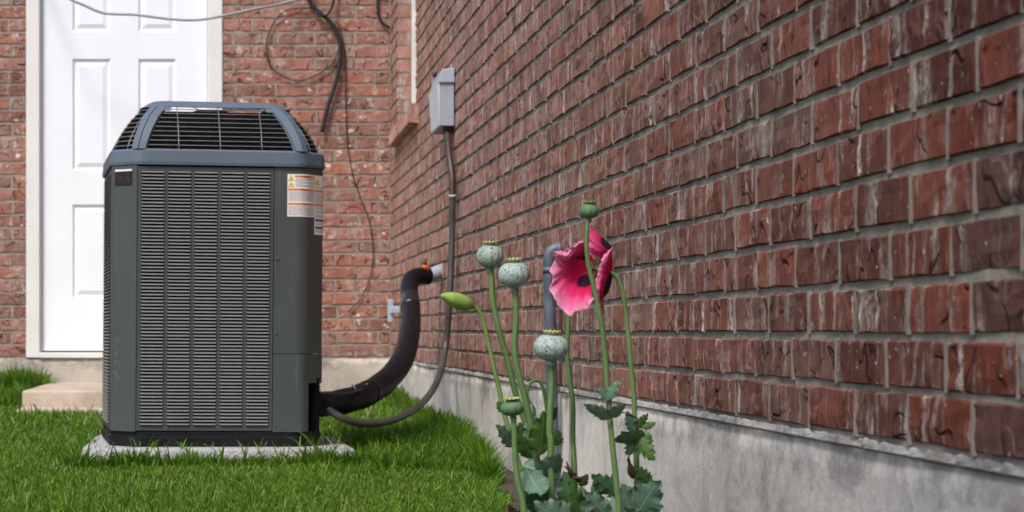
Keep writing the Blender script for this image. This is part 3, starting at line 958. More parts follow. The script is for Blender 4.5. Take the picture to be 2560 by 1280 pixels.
# square shoulders in the upper corners of the front and back openings
for s in (-1, 1):
    for sy in (-1, 1):
        h0, h1 = 1.172, 1.190
        a0, a1 = flat_half(h0)-.030, flat_half(h1)-.030
        mb = MB()
        v = [(s*(a0-.030), sy*(hood_w(h0)-.002), h0), (s*(a0+.012), sy*(hood_w(h0)-.002), h0), (s*(a1+.012), sy*(hood_w(h1)-.002), h1), (s*(a1-.018), sy*(hood_w(h1)-.002), h1)]
        v += [(p[0], p[1] - sy*.008, p[2]) for p in v]
        mb.add(v, [(0,1,2,3), (7,6,5,4), (0,4,5,1), (1,5,6,2), (2,6,7,3), (3,7,4,0)])
        o = mb.build("hood_shoulder", M_HOOD, unit)
        bm = bmesh.new(); bm.from_mesh(o.data); bmesh.ops.recalc_face_normals(bm, faces=bm.faces); bm.to_mesh(o.data); bm.free()
def wire_ring(h, r=.0016):
    w = hood_w(h) - .013; c = hood_c(h)
    pts = rounded(octo(w, c), .02, 2)
    path = [Vector((p[0], p[1], h)) for p in pts]; path.append(path[0])
    return path
for k in range(9):
    h = 1.0445 + .0168*k
    if h > 1.185: break
    tube("grille_wire", wire_ring(h), .0015, M_WIRE, unit, 6)
def vert_wire(fn):
    path = [fn(1.028 + (1.192-1.028)*k/10) for k in range(11)]
    tube("grille_wire", path, .0015, M_WIRE, unit, 6)
for q in range(4):
    Rm = Matrix.Rotation(rad(90*q), 4, 'Z')
    for fx in (-.5, 0, .5):
        vert_wire(lambda h: Rm @ Vector((fx*.290, -(hood_w(h) - .015), h)))
    vert_wire(lambda h: Rm @ Vector((hood_w(h)-.015-hood_c(h)*.45, -(hood_w(h)-.015-hood_c(h)*.45), h)))
    if q % 2:
        for fx in (-.8, .8):
            vert_wire(lambda h: Rm @ Vector((fx*flat_half(h), -(hood_w(h) - .015), h)))
# fan shroud, motor, blades, top guard
mb = MB()
ring_solid(mb, [(rp(hood_w(h)-.0185, hood_c(h)), h) for h in (1.030, 1.06, 1.09, 1.12, 1.145, 1.171)] + [(rp(.262, .06), 1.171), (rp(.262, .06), 1.10), (rp(.30, .08), 1.030)], caps=(False, False))
mb.build("fan_shroud", M_DARK, unit)
mb = MB(); ring_solid(mb, [(rp(.35, .09), 1.0), (rp(.35, .09), 1.002)]); mb.build("deck", M_DARK, unit)
v, f = lathe_geo([(.030, 1.10), (.070, 1.12), (.072, 1.165), (.072, 1.196), (.062, 1.203), (.02, 1.205)], 28, Matrix.Identity(4))
motor = link("fan_motor", mesh("fan_motor", v, f, M_BASE, smooth=True), unit)
for k in range(4):
    a0 = rad(90*k + 20)
    v, f = [], []
    for i in range(7):
        rr = .06 + .145*i/6
        for s in (-1, 1):
            ang = a0 + s*rad(26 - i*1.4)
            v.append((rr*math.cos(ang), rr*math.sin(ang), 1.118 + s*.020))
        if i: f.append((2*i-2, 2*i-1, 2*i+1, 2*i))
    o = link("fan_blade", mesh("fan_blade", v, f, M_BLADE, smooth=True), unit)
    sm = o.modifiers.new("thick", 'SOLIDIFY'); sm.thickness = .002
for k in range(4):
    a = rad(90*k + 52)
    tube("guard_wire", [Vector((.07*math.cos(a), .07*math.sin(a), 1.200)), Vector((.205*math.cos(a+.12), .205*math.sin(a+.12), 1.209))], .0015, M_WIRE_D, unit, 6)
for rr in ():
    tube("guard_wire", [Vector((rr*math.cos(t), rr*math.sin(t), 1.199+.008*rr/.2)) for t in [2*math.pi*i/32 for i in range(33)]], .0014, M_WIRE_D, unit, 6)
# black throat where the pipes come out
mb = MB(); mb.box((W-CH+.005, -W+.055, .055), (W-.012, -W+.16, .24)); mb.build("pipe_opening", M_DARK, unit)
# screws
for (x, z) in ((.199, .655), (.199, .395), (.199, .075), (.1815, .205)):
    Mx = Matrix.Translation((x, -W-.001, z)) @ Matrix.Rotation(rad(90), 4, 'X')
    v, f = lathe_geo([(.0045, 0), (.0045, .0015), (.0026, .0017), (.0024, .004), (.001, .0042)], 8, Mx)
    link("screw", mesh("screw", v, f, M_SCREW, smooth=False), unit)
# labels: thin sheets, printed matter on top of them
def sheet(mbx, x0, x1, z0, z1, y, mi, th=.0006):
    mbx.box((x0, y-th, z0), (x1, y, z1), mi)
def chamfer_M(): # plane of the right cut corner
    return Matrix.Translation((W-CH, -W, 0)) @ Matrix.Rotation(rad(45), 4, 'Z')
lab = [M_LABEL, M_LORANGE, M_LYELLOW, M_INK, M_INKG, M_LBLUE]
def text_lines(mbx, x0, x1, z0, z1, n, y, rr, M=None):
    for i in range(n):
        zz = z1 - (i+.5)*(z1-z0)/n
        a = x0
        while a < x1 - .002:
            L = rr.uniform(.002, .009)
            if rr.random() < .12 and i % 3 == 2: break
            mbx.box((a, y-.0003, zz-.0006), (min(a+L, x1), y-.0001, zz+.0006), 4, M); a += L + .0012
def triangle(mbx, cx, cz, s, y, M=None):
    for (k, mi, yy) in ((1.15, 3, .0001), (1.0, 2, .0003)):
        v = [Vector((cx-s*k, y-yy, cz-s*.55*k-.0)), Vector((cx+s*k, y-yy, cz-s*.55*k)), Vector((cx, y-yy, cz+s*1.15*k))]
        if M is not None: v = [M @ p for p in v]
        mbx.add(v, [(0, 1, 2)], mi)
    mbx.box((cx-.0012, y-.0006, cz-.002), (cx+.0012, y-.0004, cz+.005), 3, M); mbx.box((cx-.0012, y-.0006, cz-.0045), (cx+.0012, y-.0004, cz-.003), 3, M)
rr_ = random.Random(3)
def text_mesh(name, body, size, M, mat, parent):
    cu = bpy.data.curves.new(name, 'FONT'); cu.body = body; cu.size = size; cu.align_x = 'CENTER'; cu.align_y = 'CENTER'; cu.extrude = .0001
    to = bpy.data.objects.new(name+"_tmp", cu); col.objects.link(to)
    bpy.context.view_layer.update()
    me = bpy.data.meshes.new_from_object(to); me.name = name
    bpy.data.objects.remove(to)
    me.materials.clear(); me.materials.append(mat)
    o = link(name, me, parent); o.matrix_basis = M
    return o
def arc_path(pts):
    pts = [Vector(p) for p in pts]; d = [0.0]
    for a, b in zip(pts, pts[1:]): d.append(d[-1] + (b-a).length)
    return pts, d
cp, cd_ = arc_path(cr_up)
def on_panel(sx, off, z):
    """point on the bent service panel, sx metres along it, off metres proud of it"""
    k = 0
    while k < len(cp)-2 and cd_[k+1] < sx: k += 1
    t = (cp[k+1]-cp[k]).normalized(); p = cp[k] + t*(sx-cd_[k])
    return Vector((p.x + t.y*off, p.y - t.x*off, z))
def bent(mbx, s0, s1, z0, z1, off, mi, th=.0003):
    n = max(1, int((s1-s0)/.006))
    for i in range(n):
        a, b = s0+(s1-s0)*i/n, s0+(s1-s0)*(i+1)/n
        v = [on_panel(a, off, z0), on_panel(b, off, z0), on_panel(b, off, z1), on_panel(a, off, z1), on_panel(a, off-th, z0), on_panel(b, off-th, z0), on_panel(b, off-th, z1), on_panel(a, off-th, z1)]
        mbx.add(v, [(0,1,2,3), (0,4,5,1), (3,2,6,7), (0,3,7,4), (1,5,6,2)], mi)
def bent_text(mbx, s0, s1, z0, z1, n):
    for i in range(n):
        zz = z1 - (i+.5)*(z1-z0)/n; a = s0
        while a < s1 - .004:
            L = rr_.uniform(.004, .014)
            if rr_.random() < .1 and i % 3 == 2: break
            bent(mbx, a, min(a+L, s1), zz-.0007, zz+.0007, .0013, 4); a += L + .0016
def bent_tri(mbx, sc_, zc, r):
    for (k, mi, off) in ((1.18, 3, .00125), (1.0, 2, .0015)):
        mbx.add([on_panel(sc_-r*k, off, zc-r*.62*k), on_panel(sc_+r*k, off, zc-r*.62*k), on_panel(sc_, off, zc+r*1.1*k)], [(0, 1, 2)], mi)
    bent(mbx, sc_-.0013, sc_+.0013, zc-.001, zc+.0045, .0018, 3); bent(mbx, sc_-.0013, sc_+.0013, zc-.004, zc-.002, .0018, 3)
S0 = .234 - .188
mb = MB()
bent(mb, S0, S0+.114, .802, .950, .0009, 0, .0006)
for z1, a in ((.946, S0+.026), (.900, S0+.002), (.850, S0+.002)): bent(mb, a, S0+.112, z1-.0075, z1, .0012, 1)
bent_text(mb, S0+.028, S0+.110, .906, .936, 8); bent_text(mb, S0+.004, S0+.110, .856, .890, 9); bent_text(mb, S0+.004, S0+.110, .806, .840, 9)
bent_tri(mb, S0+.013, .9335, .0095); bent_tri(mb, S0+.013, .9115, .0095)
mb.build("warning_label", lab, unit)
mb = MB()
S1 = S0 + .1165; S2 = cd_[-1] - .012
bent(mb, S1, S2, .742, .950, .0009, 0, .0006)
for z1 in (.899, .851): bent(mb, S1+.002, S2, z1-.0075, z1, .0012, 1)
for z1 in (.797, .771): bent(mb, S1+.002, S2, z1-.0075, z1, .0012, 5)
bent_tri(mb, S1+.014, .927, .0125)
for (a, b, n_) in ((.902, .912, 2), (.855, .888, 7), (.803, .840, 8), (.776, .787, 2), (.745, .761, 3)): bent_text(mb, S1+.004, S2, a, b, n_)
mb.build("side_label", lab, unit)
for zz in (.9422, .8962, .8462):
    sx_ = S0+.068; p_a = on_panel(sx_, .0016, zz); p_b = on_panel(sx_+.01, .0016, zz)
    ang = math.atan2((p_b-p_a).y, (p_b-p_a).x)
    text_mesh("warning_text", "WARNING", .0078, Matrix.Translation(p_a) @ Matrix.Rotation(ang, 4, 'Z') @ Matrix.Rotation(rad(90), 4, 'X'), M_INK, unit)
# badge on the left corner
ML = Matrix.Translation((-W, -W+CH, 0)) @ Matrix.Rotation(rad(-45), 4, 'Z')
mb = MB(); mb.box((.016, -.0022, .9045), (.094, -.0004, .952), 0, ML); mb.box((.016, -.0024, .953), (.094, -.0004, .9595), 1, ML)
for i in range(9):
    a = .024 + .056*rr_.random(); mb.box((a, -.0025, .912+.03*rr_.random()), (a+.008, -.0023, .9125+.03*rr_.random()+.001), 2, ML)
mb.build("name_plate", [M_BADGE, M_LABEL, simple("badge_faded", (0.06, 0.02, 0.022), .5)], unit)

mb = MB()
for i in range(70):
    a = .026 + rr_.gauss(0, .007); z_ = .20 + .17*rr_.random(); L = rr_.uniform(.002, .012)
    mb.box((a, -.0008, z_), (a+rr_.uniform(.0005, .0014), -.0003, z_+L), 0, ML)
mb.build("scuff_marks", simple("scuff", (0.20, 0.21, 0.21), .6), unit)

# ------------------------------------------------------------------ concrete pad
PW = .46
v, f = [], []
nx = 26
prof = [(0.0, -.001), (-.012, -.0), (-.016, -.006), (-.018, -.03), (-.016, -.09)]
path = []
pts = rounded([(-.475, -.475), (.465, -.475), (.450, .44), (-.455, .44)], .035, 5)
rings = []
for (off, dz) in [(-.30, 0.0)] + [(-.014, 0.0), (-.004, -.002), (.001, -.009), (.003, -.035), (.002, -.11)]:
    rr = []
    for p in pts:
        d = p.normalized()
        q = p + d*off + Vector((mnoise.noise(Vector((p.x*9, p.y*9, dz*30))), mnoise.noise(Vector((p.y*9, p.x*9, dz*30+4))))) * (.004 if off > -.2 else 0)
        rr.append((q.x, q.y))
    rings.append((rr, -0.0015 + dz))
mb = MB(); ring_solid(mb, rings[::-1], smooth=True)
pad = mb.build("concrete_pad", M_PAD)
pad.location = (-0.045, 7.30, PAD_TOP + .001); pad.rotation_euler = (0, rad(0.3), rad(1.5))
tag(pad, "pale rough concrete pad under the air conditioning unit in the grass", "concrete pad")

# ------------------------------------------------------------------ pipes and cables
def pxpath(lst, n=8): return catmull([P(*q) for q in lst], n)
# insulated line set
pipe = tag(empty("insulated_pipe", P(765, 1012, 7.1)), "fat black foam insulated pipe curving from the unit up into the wall", "pipe")
bpy.context.view_layer.update()
def keep(o, par):
    o.parent = par; o.matrix_parent_inverse = par.matrix_world.inverted(); return o
pp = pxpath([(742, 1014, 7.12), (800, 1011, 7.12), (860, 1003, 7.2), (915, 985, 7.35), (968, 950, 7.65), (1008, 895, 8.0), (1026, 820, 8.4), (1026, 760, 8.7), (1023, 722, 8.85), (1030, 698, 8.93), (1050, 690, 8.98), (1072, 690, 9.0)], 8)
rads = []
for i in range(len(pp)):
    t = i/(len(pp)-1)
    rads.append(.0415 + .0015*math.sin(i*.9)*(t < .4) + .006*math.sin(math.pi*min(1, t*1.5)) - .0035*t)
def foam(i, a): return 1 + .016*mnoise.noise(Vector((i*.35, math.cos(a)*1.2, math.sin(a)*1.2)))
keep(tube("foam_sleeve", pp, rads, M_FOAM, None, 20, foam), pipe)
def wrap(name, i0, i1, extra, mat):
    keep(tube(name, pp[i0:i1], [rads[i]+extra for i in range(i0, i1)], mat, None, 20, foam), pipe)
wrap("tape_band", 24, 27, .0010, M_FOAM)
wrap("tape_band", 54, 60, .0020, M_TAPE)
# torn pale nicks in the foam
for (px_, py_, d_, l_) in ((884, 970, 7.235, 1), (913, 968, 7.31, -1)):
    a = P(px_, py_, d_) ; path = [a + Vector((-.010*l_, -.004, .014)), a + Vector((0, -.012, .008)), a + Vector((.008*l_, -.016, -.010))]
    keep(tube("torn_edge", catmull(path, 4), [.001, .002, .003, .0035, .0035, .003, .0025, .002, .001], M_TAPEGREY, None, 6), pipe)
e0 = P(1072, 690, 9.0); e1 = Vector((D + .02, 9.03, P(1105, 672, 9.02).z))
keep(tube("pipe_end", [e0, e0.lerp(e1, .1), e0.lerp(e1, .5), e1], [.029, .031, .031, .031], M_BOX, None, 20), pipe)
keep(tube("orange_tape", [P(1056, 664, 8.96), P(1064, 668, 8.96), P(1070, 676, 8.97)], [.010, .014, .010], M_ORANGE, None, 8), pipe)
keep(tube("orange_tape", [P(1062, 646, 8.96), P(1062, 662, 8.96)], [.008, .011], M_RUST, None, 8), pipe)

# flexible conduit
con = tag(empty("conduit", P(1122, 322, 8.5)), "thin grey brown conduit hanging from the grey box and looping into the unit", "conduit")
bpy.context.view_layer.update()
top = pxpath([(1118, 316, 8.54), (1122, 380, 8.44), (1130, 440, 8.38), (1131, 492, 8.36)], 6)
keep(tube("upper_conduit", top, .0145, M_CONDUIT_B, None, 14), con)
low_c = pxpath([(1131, 490, 8.36), (1130, 600, 8.36), (1123, 760, 8.32), (1112, 880, 8.3), (1092, 955, 8.0), (1055, 1008, 7.7), (1000, 1043, 7.4), (950, 1057, 7.25), (900, 1058, 7.15), (855, 1045, 7.10), (815, 1020, 7.10), (780, 1000, 7.14)], 26)
keep(tube("flexible_conduit", low_c, .0135, M_CONDUIT, None, 12, lambda i, a: 1.0 + (.05 if i % 2 else -.03)), con)
keep(tube("coupling", [P(1131, 487, 8.36), P(1131, 495, 8.36)], .0165, M_BOX, None, 14), con)
keep(tube("coupling", [P(1118, 312, 8.54), P(1119, 330, 8.53)], .023, M_CONDUIT, None, 14), con)
wr = tube("control_wire", pxpath([(765, 972, 7.08), (790, 978, 7.05), (820, 984, 7.05), (870, 984, 7.13), (905, 974, 7.25)], 6), .0042, M_CABLE, None, 8)
tag(wr, "thin black wire leaving the unit above the foam pipe", "wire")

# disconnect box on the wall
box = tag(empty("electrical_box", P(1112, 320, 8.6)), "pale grey electrical disconnect box on the brick wall with a conduit below", "electrical box")
bpy.context.view_layer.update()
bz0, bz1 = P(0, 316, 8.5).z, P(0, 205, 8.5).z
mb = MB(); mb.box((D-.062, 8.48, bz0), (D-.004, 8.86, bz1)); keep(mb.build("box_body", M_BOX, None, .004), box)
mb = MB()
v = [(D-.070, 8.47, bz1-.006), (D-.003, 8.47, bz1-.006), (D-.003, 8.87, bz1-.006), (D-.070, 8.87, bz1-.006), (D-.056, 8.475, bz1+.052), (D-.003, 8.475, bz1+.058), (D-.003, 8.865, bz1+.058), (D-.056, 8.865, bz1+.052)]
mb.add(v, [(0,3,2,1), (4,5,6,7), (0,1,5,4), (1,2,6,5), (2,3,7,6), (3,0,4,7)]); keep(mb.build("box_cover", M_BOX, None, .004), box)
mb = MB()
v = [(D-.066, 8.49, bz0+.004), (D-.066, 8.85, bz0+.004), (D-.075, 8.85, bz1-.010), (D-.075, 8.49, bz1-.010), (D-.0625, 8.49, bz0+.004), (D-.0625, 8.85, bz0+.004), (D-.0625, 8.85, bz1-.010), (D-.0625, 8.49, bz1-.010)]
mb.add(v, [(0,3,2,1), (4,5,6,7), (0,4,7,3), (1,2,6,5), (3,7,6,2), (0,1,5,4)]); keep(mb.build("box_door", M_BOX2, None, .002), box)
keep(tube("hinge_pin", [P(1087, 180, 8.7), P(1087, 192, 8.7)], .010, M_CABLE, None, 8), box)

# standing pipe by the wall behind the poppies
gp = tag(empty("steel_pipe", P(1372, 1190, 5.75)), "dark grey steel pipe elbowing into the brick wall behind the pink flower", "pipe")
bpy.context.view_layer.update()
yb = 5.72
zz0 = ground_z(yb) - .05; zt_ = P(0, 628, yb).z
px0 = (1375-VX)*yb/FPX
path = [Vector((px0+.012, yb, zz0)), Vector((px0+.006, yb, HC-.2)), Vector((px0, yb, HC+.0)), Vector((px0-.002, yb, zt_-.06)), Vector((px0-.002, yb, zt_-.02)), Vector((px0+.002, yb, zt_)), Vector((px0+.020, yb, zt_+.006)), Vector((D+.03, yb, zt_+.006))]
keep(tube("riser", resample(catmull(path, 10), 60), .0168, M_GASPIPE, None, 18), gp)
keep(tube("elbow_fitting", [Vector((px0-.002, yb, zt_-.062)), Vector((px0-.002, yb, zt_-.046))], .0192, M_GASPIPE, None, 18), gp)
keep(tube("elbow_fitting", [Vector((px0+.018, yb, zt_+.006)), Vector((px0+.032, yb, zt_+.006))], .0192, M_GASPIPE, None, 18), gp)
keep(tube("wall_collar", [Vector((D-.006, yb, zt_+.006)), Vector((D+.006, yb, zt_+.006))], .024, M_RUST, None, 18), gp)

# loose cables on the back wall
def cable(lst, r, mat, label, off=.03, cat="cable"):
    pts = catmull([P(x, y, YB - off - (q[0] if q else 0)) for (x, y, *q) in lst], 8)
    return tag(tube("cable", pts, r, mat, None, 8), label, cat)
cable([(768, -40), (775, 5), (800, 32), (830, 60), (849, 100), (850, 150), (838, 210), (818, 270), (805, 330)], .0125, M_CABLE, "thick black cable hanging down the back wall right of the door", .035)
cable([(838, -40), (832, 10), (815, 38), (790, 30)], .008, M_CABLE, "short black cable joining the thick one at the top of the back wall", .05)
cable([(790, 20), (730, 22), (692, 45), (668, 100), (672, 155), (700, 186), (745, 202), (790, 188), (830, 160), (848, 120)], .0040, M_CABLE, "thin dark cable looped in a wide ring on the back wall", .02)
cable([(846, 60), (862, 130), (864, 240), (868, 350), (880, 430), (900, 490), (925, 560), (932, 650), (912, 730), (870, 780)], .0032, M_CABLE, "long thin dark cable trailing down the back wall to near the footing", .015)
cable([(945, -40), (945, 30), (962, 62), (1000, 78), (1020, 80)], .008, M_CABLE, "dark cable bending toward the corner at the top of the back wall", .02)
gc = tag(tube("cable", pxpath([(20, -330, 11.88), (70, -140, 11.75), (120, -40, 11.6), (165, -8, 11.6), (215, 15, 11.6), (262, 33, 11.6), (340, 37, 11.6), (420, 47, 11.6), (490, 50, 11.6), (555, 40, 11.6), (640, 22, 11.7), (720, 5, 11.85), (770, -20, 11.88), (790, -120, 11.9), (792, -330, 11.9)], 8), .0085, M_CABLEG, None, 8), "light grey cable sagging across the top of the white door", "cable")
mb = MB(); c_ = P(978, 775, 11.2)
mb.box((c_.x-.018, c_.y, c_.z-.07), (c_.x+.014, c_.y+.05, c_.z+.06)); mb.box((c_.x-.006, c_.y-.02, c_.z-.02), (c_.x+.05, c_.y, c_.z+.02))
tag(mb.build("wall_fitting", simple("pale_blue_plastic", (0.36, 0.42, 0.50), .5), None, .006), "small pale blue fitting near the wall corner behind the foam pipe", "fitting")

# ------------------------------------------------------------------ poppies
def view_uv(me, us, vs2):
    uvl = me.uv_layers.new(name="UVMap")
    li = np.zeros(len(me.loops), dtype=np.int32); me.loops.foreach_get('vertex_index', li)
    arr = np.stack([np.array(us)[li], np.array(vs2)[li]], 1).astype(np.float32).ravel()
    uvl.data.foreach_set('uv', arr)

def leaf(parent, base, tip, width, mat, face=0.0, curl=0.2, fold=0.25, lobes=5, seed=0, tooth=.22, twist=0.0):
    """toothed poppy leaf between two points; face turns it about its midrib (radians, 0 = broad side to the camera)"""
    r = random.Random(seed)
    base, tip = P(*base), P(*tip)
    ax = tip - base; L = ax.length; ax.normalize()
    wd = width * base.y / FPX
    toc = Vector((0, -1, 0)); toc = (toc - ax*toc.dot(ax)).normalized()
    side = ax.cross(toc)
    nl, nw = 44, 10
    v, us, vv = [], [], []
    ph = r.uniform(0, 9)
    for i in range(nl+1):
        t = i/nl
        env = (math.sin(math.pi*min(1, t**.62*1.0))**.75) if t > 0 else 0
        env = max(env, .16*(1-t))
        saw = (t*lobes + ph) % 1.0
        fine = (t*lobes*3.3 + ph*2) % 1.0
        a = face + twist*(t-.5)
        sd = side*math.cos(a) + toc*math.sin(a); nm = toc*math.cos(a) - side*math.sin(a)
        bend = -curl*L*(t*t) * 1.0
        c = base + ax*(L*t*(1-.12*abs(curl)*t)) + nm*(bend) + side*(.03*L*math.sin(t*4+ph))
        for k in range(nw+1):
            s = k/nw*2-1
            es = 1 if s >= 0 else -1
            tth = 1 - tooth*((1-saw) if es > 0 else ((1-((saw+.4) % 1))))*abs(s)**2 - .10*(1-fine)*abs(s)**3
            hw = wd/2*env*tth
            ruffle = .055*wd*math.sin(t*21 + ph + es*1.3)*abs(s)**2 + .025*wd*math.sin(t*47+ph*3)*abs(s)**3
            p = c + sd*(s*hw) + nm*(-fold*abs(s)**1.3*hw + ruffle*1.0) + ax*(abs(s)*hw*.22*(1 if tth > .8 else .6))
            v.append(p); us.append(.5+s*.5); vv.append(t)
    f = []
    for i in range(nl):
        for k in range(nw):
            q = i*(nw+1)+k; f.append((q, q+1, q+nw+2, q+nw+1))
    me = mesh("leaf", v, f, mat, smooth=True); view_uv(me, us, vv)
    return keep(link("leaf", me), parent)

def stem(parent, lst, r0, r1, mat, name="stem", n=8):
    path = pxpath(lst, n)
    m_ = len(path)
    rr = [.80*(r0 + (r1-r0)*i/(m_-1)) * lst[0][2]/FPX for i in range(m_)]
    rr = [x*(1+.05*mnoise.noise(Vector((i*.3, 1, 2)))) for i, x in enumerate(rr)]
    return keep(tube(name, path, rr, mat, None, 10), parent)

def capsule(parent, px, py, d, wpx, hpx, mat, tilt=0.0, squat=1.0, crown_w=.56, spin=0.0, lift=None, yaw=0.0):
    """seed head: ribbed round pod on a collar, with a scalloped crown"""
    s = d/FPX; Rr = wpx/2*s; Hh = hpx*s
    M = Matrix.Translation(P(px, py, d)) @ Matrix.Rotation(tilt, 4, 'Y') @ Matrix.Rotation(yaw, 4, 'X') @ Matrix.Rotation(spin, 4, 'Z')
    prof = []
    NP = 22
    for i in range(NP+1):
        t = i/NP
        a = -math.pi/2 + math.pi*t
        x = math.cos(a); z = math.sin(a)
        r_ = Rr*abs(x)**.86
        if t < .16: r_ = max(r_, Rr*.27)
        if t > .9: r_ = max(r_, Rr*.34)
        prof.append((r_, Hh/2*z*(1 if z > 0 else 1.02)))
    rf = lambda a, z: 1 + .022*math.cos(a*11)*max(0, 1-abs(z/(Hh/2))**3) + .02*math.cos(a*2+1)
    v, f = lathe_geo(prof, 66, M, rf)
    body = keep(link("seed_pod", mesh("seed_pod", v, f, mat, smooth=True)), parent)
    # neck below
    n0 = -Hh/2
    v, f = lathe_geo([(Rr*.26, n0+.06*Hh), (Rr*.25, n0-.06*Hh), (Rr*.29, n0-.10*Hh), (Rr*.30, n0-.17*Hh), (Rr*.24, n0-.20*Hh), (Rr*.20, n0-.22*Hh)], 20, M)
    keep(link("pod_collar", mesh("pod_collar", v, f, mat if mat is M_CAPG else M_CAPS, smooth=True)), parent)
    v, f = lathe_geo([(Rr*.20, n0-.20*Hh), (Rr*.225, n0-.22*Hh), (Rr*.22, n0-.245*Hh), (Rr*.17, n0-.26*Hh)], 16, M)
    keep(link("dry_ring", mesh("dry_ring", v, f, M_COLLAR, smooth=True)), parent)
    # crown: radiating lobes that turn up
    v, f = [], []
    zc = Hh/2*1.0; cr = Rr*crown_w; nl_ = 13; seg = nl_*8
    rows = [(0.0, .03), (.35, .01), (.62, .02), (.84, .035), (1.0, .075), (1.03, .10), (.90, .06), (.6, -.02)]
    for (q, hgt) in rows:
        for k in range(seg):
            a = 2*math.pi*k/seg
            lobe = .5+.5*math.cos(a*nl_)
            rr2 = cr*q*(1 - .10*(1-lobe)*(q > .8))
            hh2 = Hh*(hgt*(1+.0*lobe)) + Hh*.055*lobe*(q > .8) + Hh*.03*lobe*(.3 < q < .8)
            v.append(M @ Vector((rr2*math.cos(a), rr2*math.sin(a), zc + hh2)))
    for i in range(len(rows)-1):
        for k in range(seg):
            k2 = (k+1) % seg; f.append((i*seg+k, i*seg+k2, (i+1)*seg+k2, (i+1)*seg+k))
    keep(link("pod_crown", mesh("pod_crown", v, f, M_CROWN, smooth=True)), parent)
    return M

def bud(parent, p0, p1, wpx, mat, name="bud", crease=True):
    a, b = P(*p0), P(*p1); ax = b - a; L = ax.length
    q = ax.to_track_quat('Z', 'Y').to_matrix().to_4x4()
    M = Matrix.Translation(a) @ q
    Rr = wpx/2*p0[2]/FPX
    prof = [(Rr*(.22 + .0*t if t < .02 else max(.2*(1-t*8), (math.sin(math.pi*min(1, t*.96+.02))**.62)*(1.05-.25*t))), L*t) for t in [i/20 for i in range(21)]]
    rf = (lambda an, z: 1 - .10*max(0, 1-abs(math.sin(an/2 + .5))*9)) if crease else None
    v, f = lathe_geo(prof, 48, M, rf)
    return keep(link(name, mesh(name, v, f, mat, smooth=True)), parent)

def plant(label, base, name="poppy_plant"):
    e = tag(empty(name, base), label, "poppy", "poppies growing in front of the brick wall")
    bpy.context.view_layer.update()
    return e
GB = lambda px, d: Vector(((px-VX)*d/FPX, d, ground_z(d)))
def gy(d): return VY + (HC - ground_z(d))*FPX/d + 8

d = 3.82   # bearded streaked pod, far left of the pods
pA = plant("tall poppy with a streaked grey seed pod, highest of the left pair", GB(1352, d))
capsule(pA, 1225, 640, d, 66, 58, M_CAPS, tilt=rad(-2), yaw=rad(6), crown_w=.58)
stem(pA, [(1226, 672, d), (1229, 700, d), (1233, 760, d), (1250, 835, d), (1270, 905, d), (1284, 965, d), (1300, 1020, d), (1325, 1085, d), (1340, 1140, d), (1352, gy(d), d)], 9.0, 10.5, M_STEM)
leaf(pA, (1310, 1158, d-.02), (1390, 1205, d-.10), 96, M_LEAF_B, face=.35, curl=.1, fold=.15, seed=4, tooth=.12)
leaf(pA, (1336, 1148, d), (1296, 1062, d-.03), 76, M_LEAF_G, face=.25, curl=.1, seed=7)

d = 3.76
pB = plant("poppy with a round speckled pod just right of and below the streaked one", GB(1372, d))
capsule(pB, 1285, 686, d, 78, 64, M_CAP, tilt=rad(-4), yaw=rad(8), crown_w=.52, spin=.4)
stem(pB, [(1288, 722, d), (1290, 760, d), (1290, 810, d), (1286, 865, d), (1291, 910, d), (1306, 970, d), (1320, 1030, d), (1334, 1100, d), (1346, 1170, d), (1358, 1240, d), (1370, gy(d), d)], 9.5, 11, M_STEM)
leaf(pB, (1352, 1190, d-.02), (1400, 1142, d-.08), 66, M_LEAF_B, face=-.2, curl=.1, seed=31, tooth=.15)
leaf(pB, (1318, 1170, d-.04), (1352, 1243, d-.10), 92, M_LEAF_B, face=.15, curl=-.05, fold=.1, seed=32, tooth=.12)
leaf(pB, (1378, 1300, d), (1325, 1215, d-.05), 88, M_LEAF_D, face=.2, seed=8)

d = 3.80
pC = plant("poppy with a yellow green closed bud lying sideways on a hooked stem", GB(1345, d))
bud(pC, (1184, 767, d), (1103, 738, d-.03), 44, M_BUD)
stem(pC, [(1180, 764, d), (1192, 772, d), (1205, 792, d), (1217, 840, d), (1232, 905, d), (1248, 975, d), (1262, 1040, d), (1284, 1110, d), (1305, 1190, d), (1326, 1285, d), (1345, gy(d), d)], 5.5, 9, M_STEM2)
leaf(pC, (1288, 1112, d), (1252, 1068, d-.05), 48, M_LEAF_B, face=-.35, seed=9, tooth=.3)

d = 3.66
pE = plant("low poppy with a squat smooth green seed pod beside the lawn edge", GB(1320, d))
capsule(pE, 1281, 1020, d, 58, 40, M_CAPG, tilt=rad(-6), yaw=rad(4), crown_w=.80, spin=.2)
stem(pE, [(1284, 1044, d), (1286, 1090, d), (1288, 1150, d), (1297, 1215, d), (1310, 1285, d), (1322, gy(d), d)], 8.5, 10.5, M_STEM)
leaf(pE, (1262, 1030, d+.05), (1240, 1006, d+.05), 34, M_LEAF_G, face=.6, seed=11)

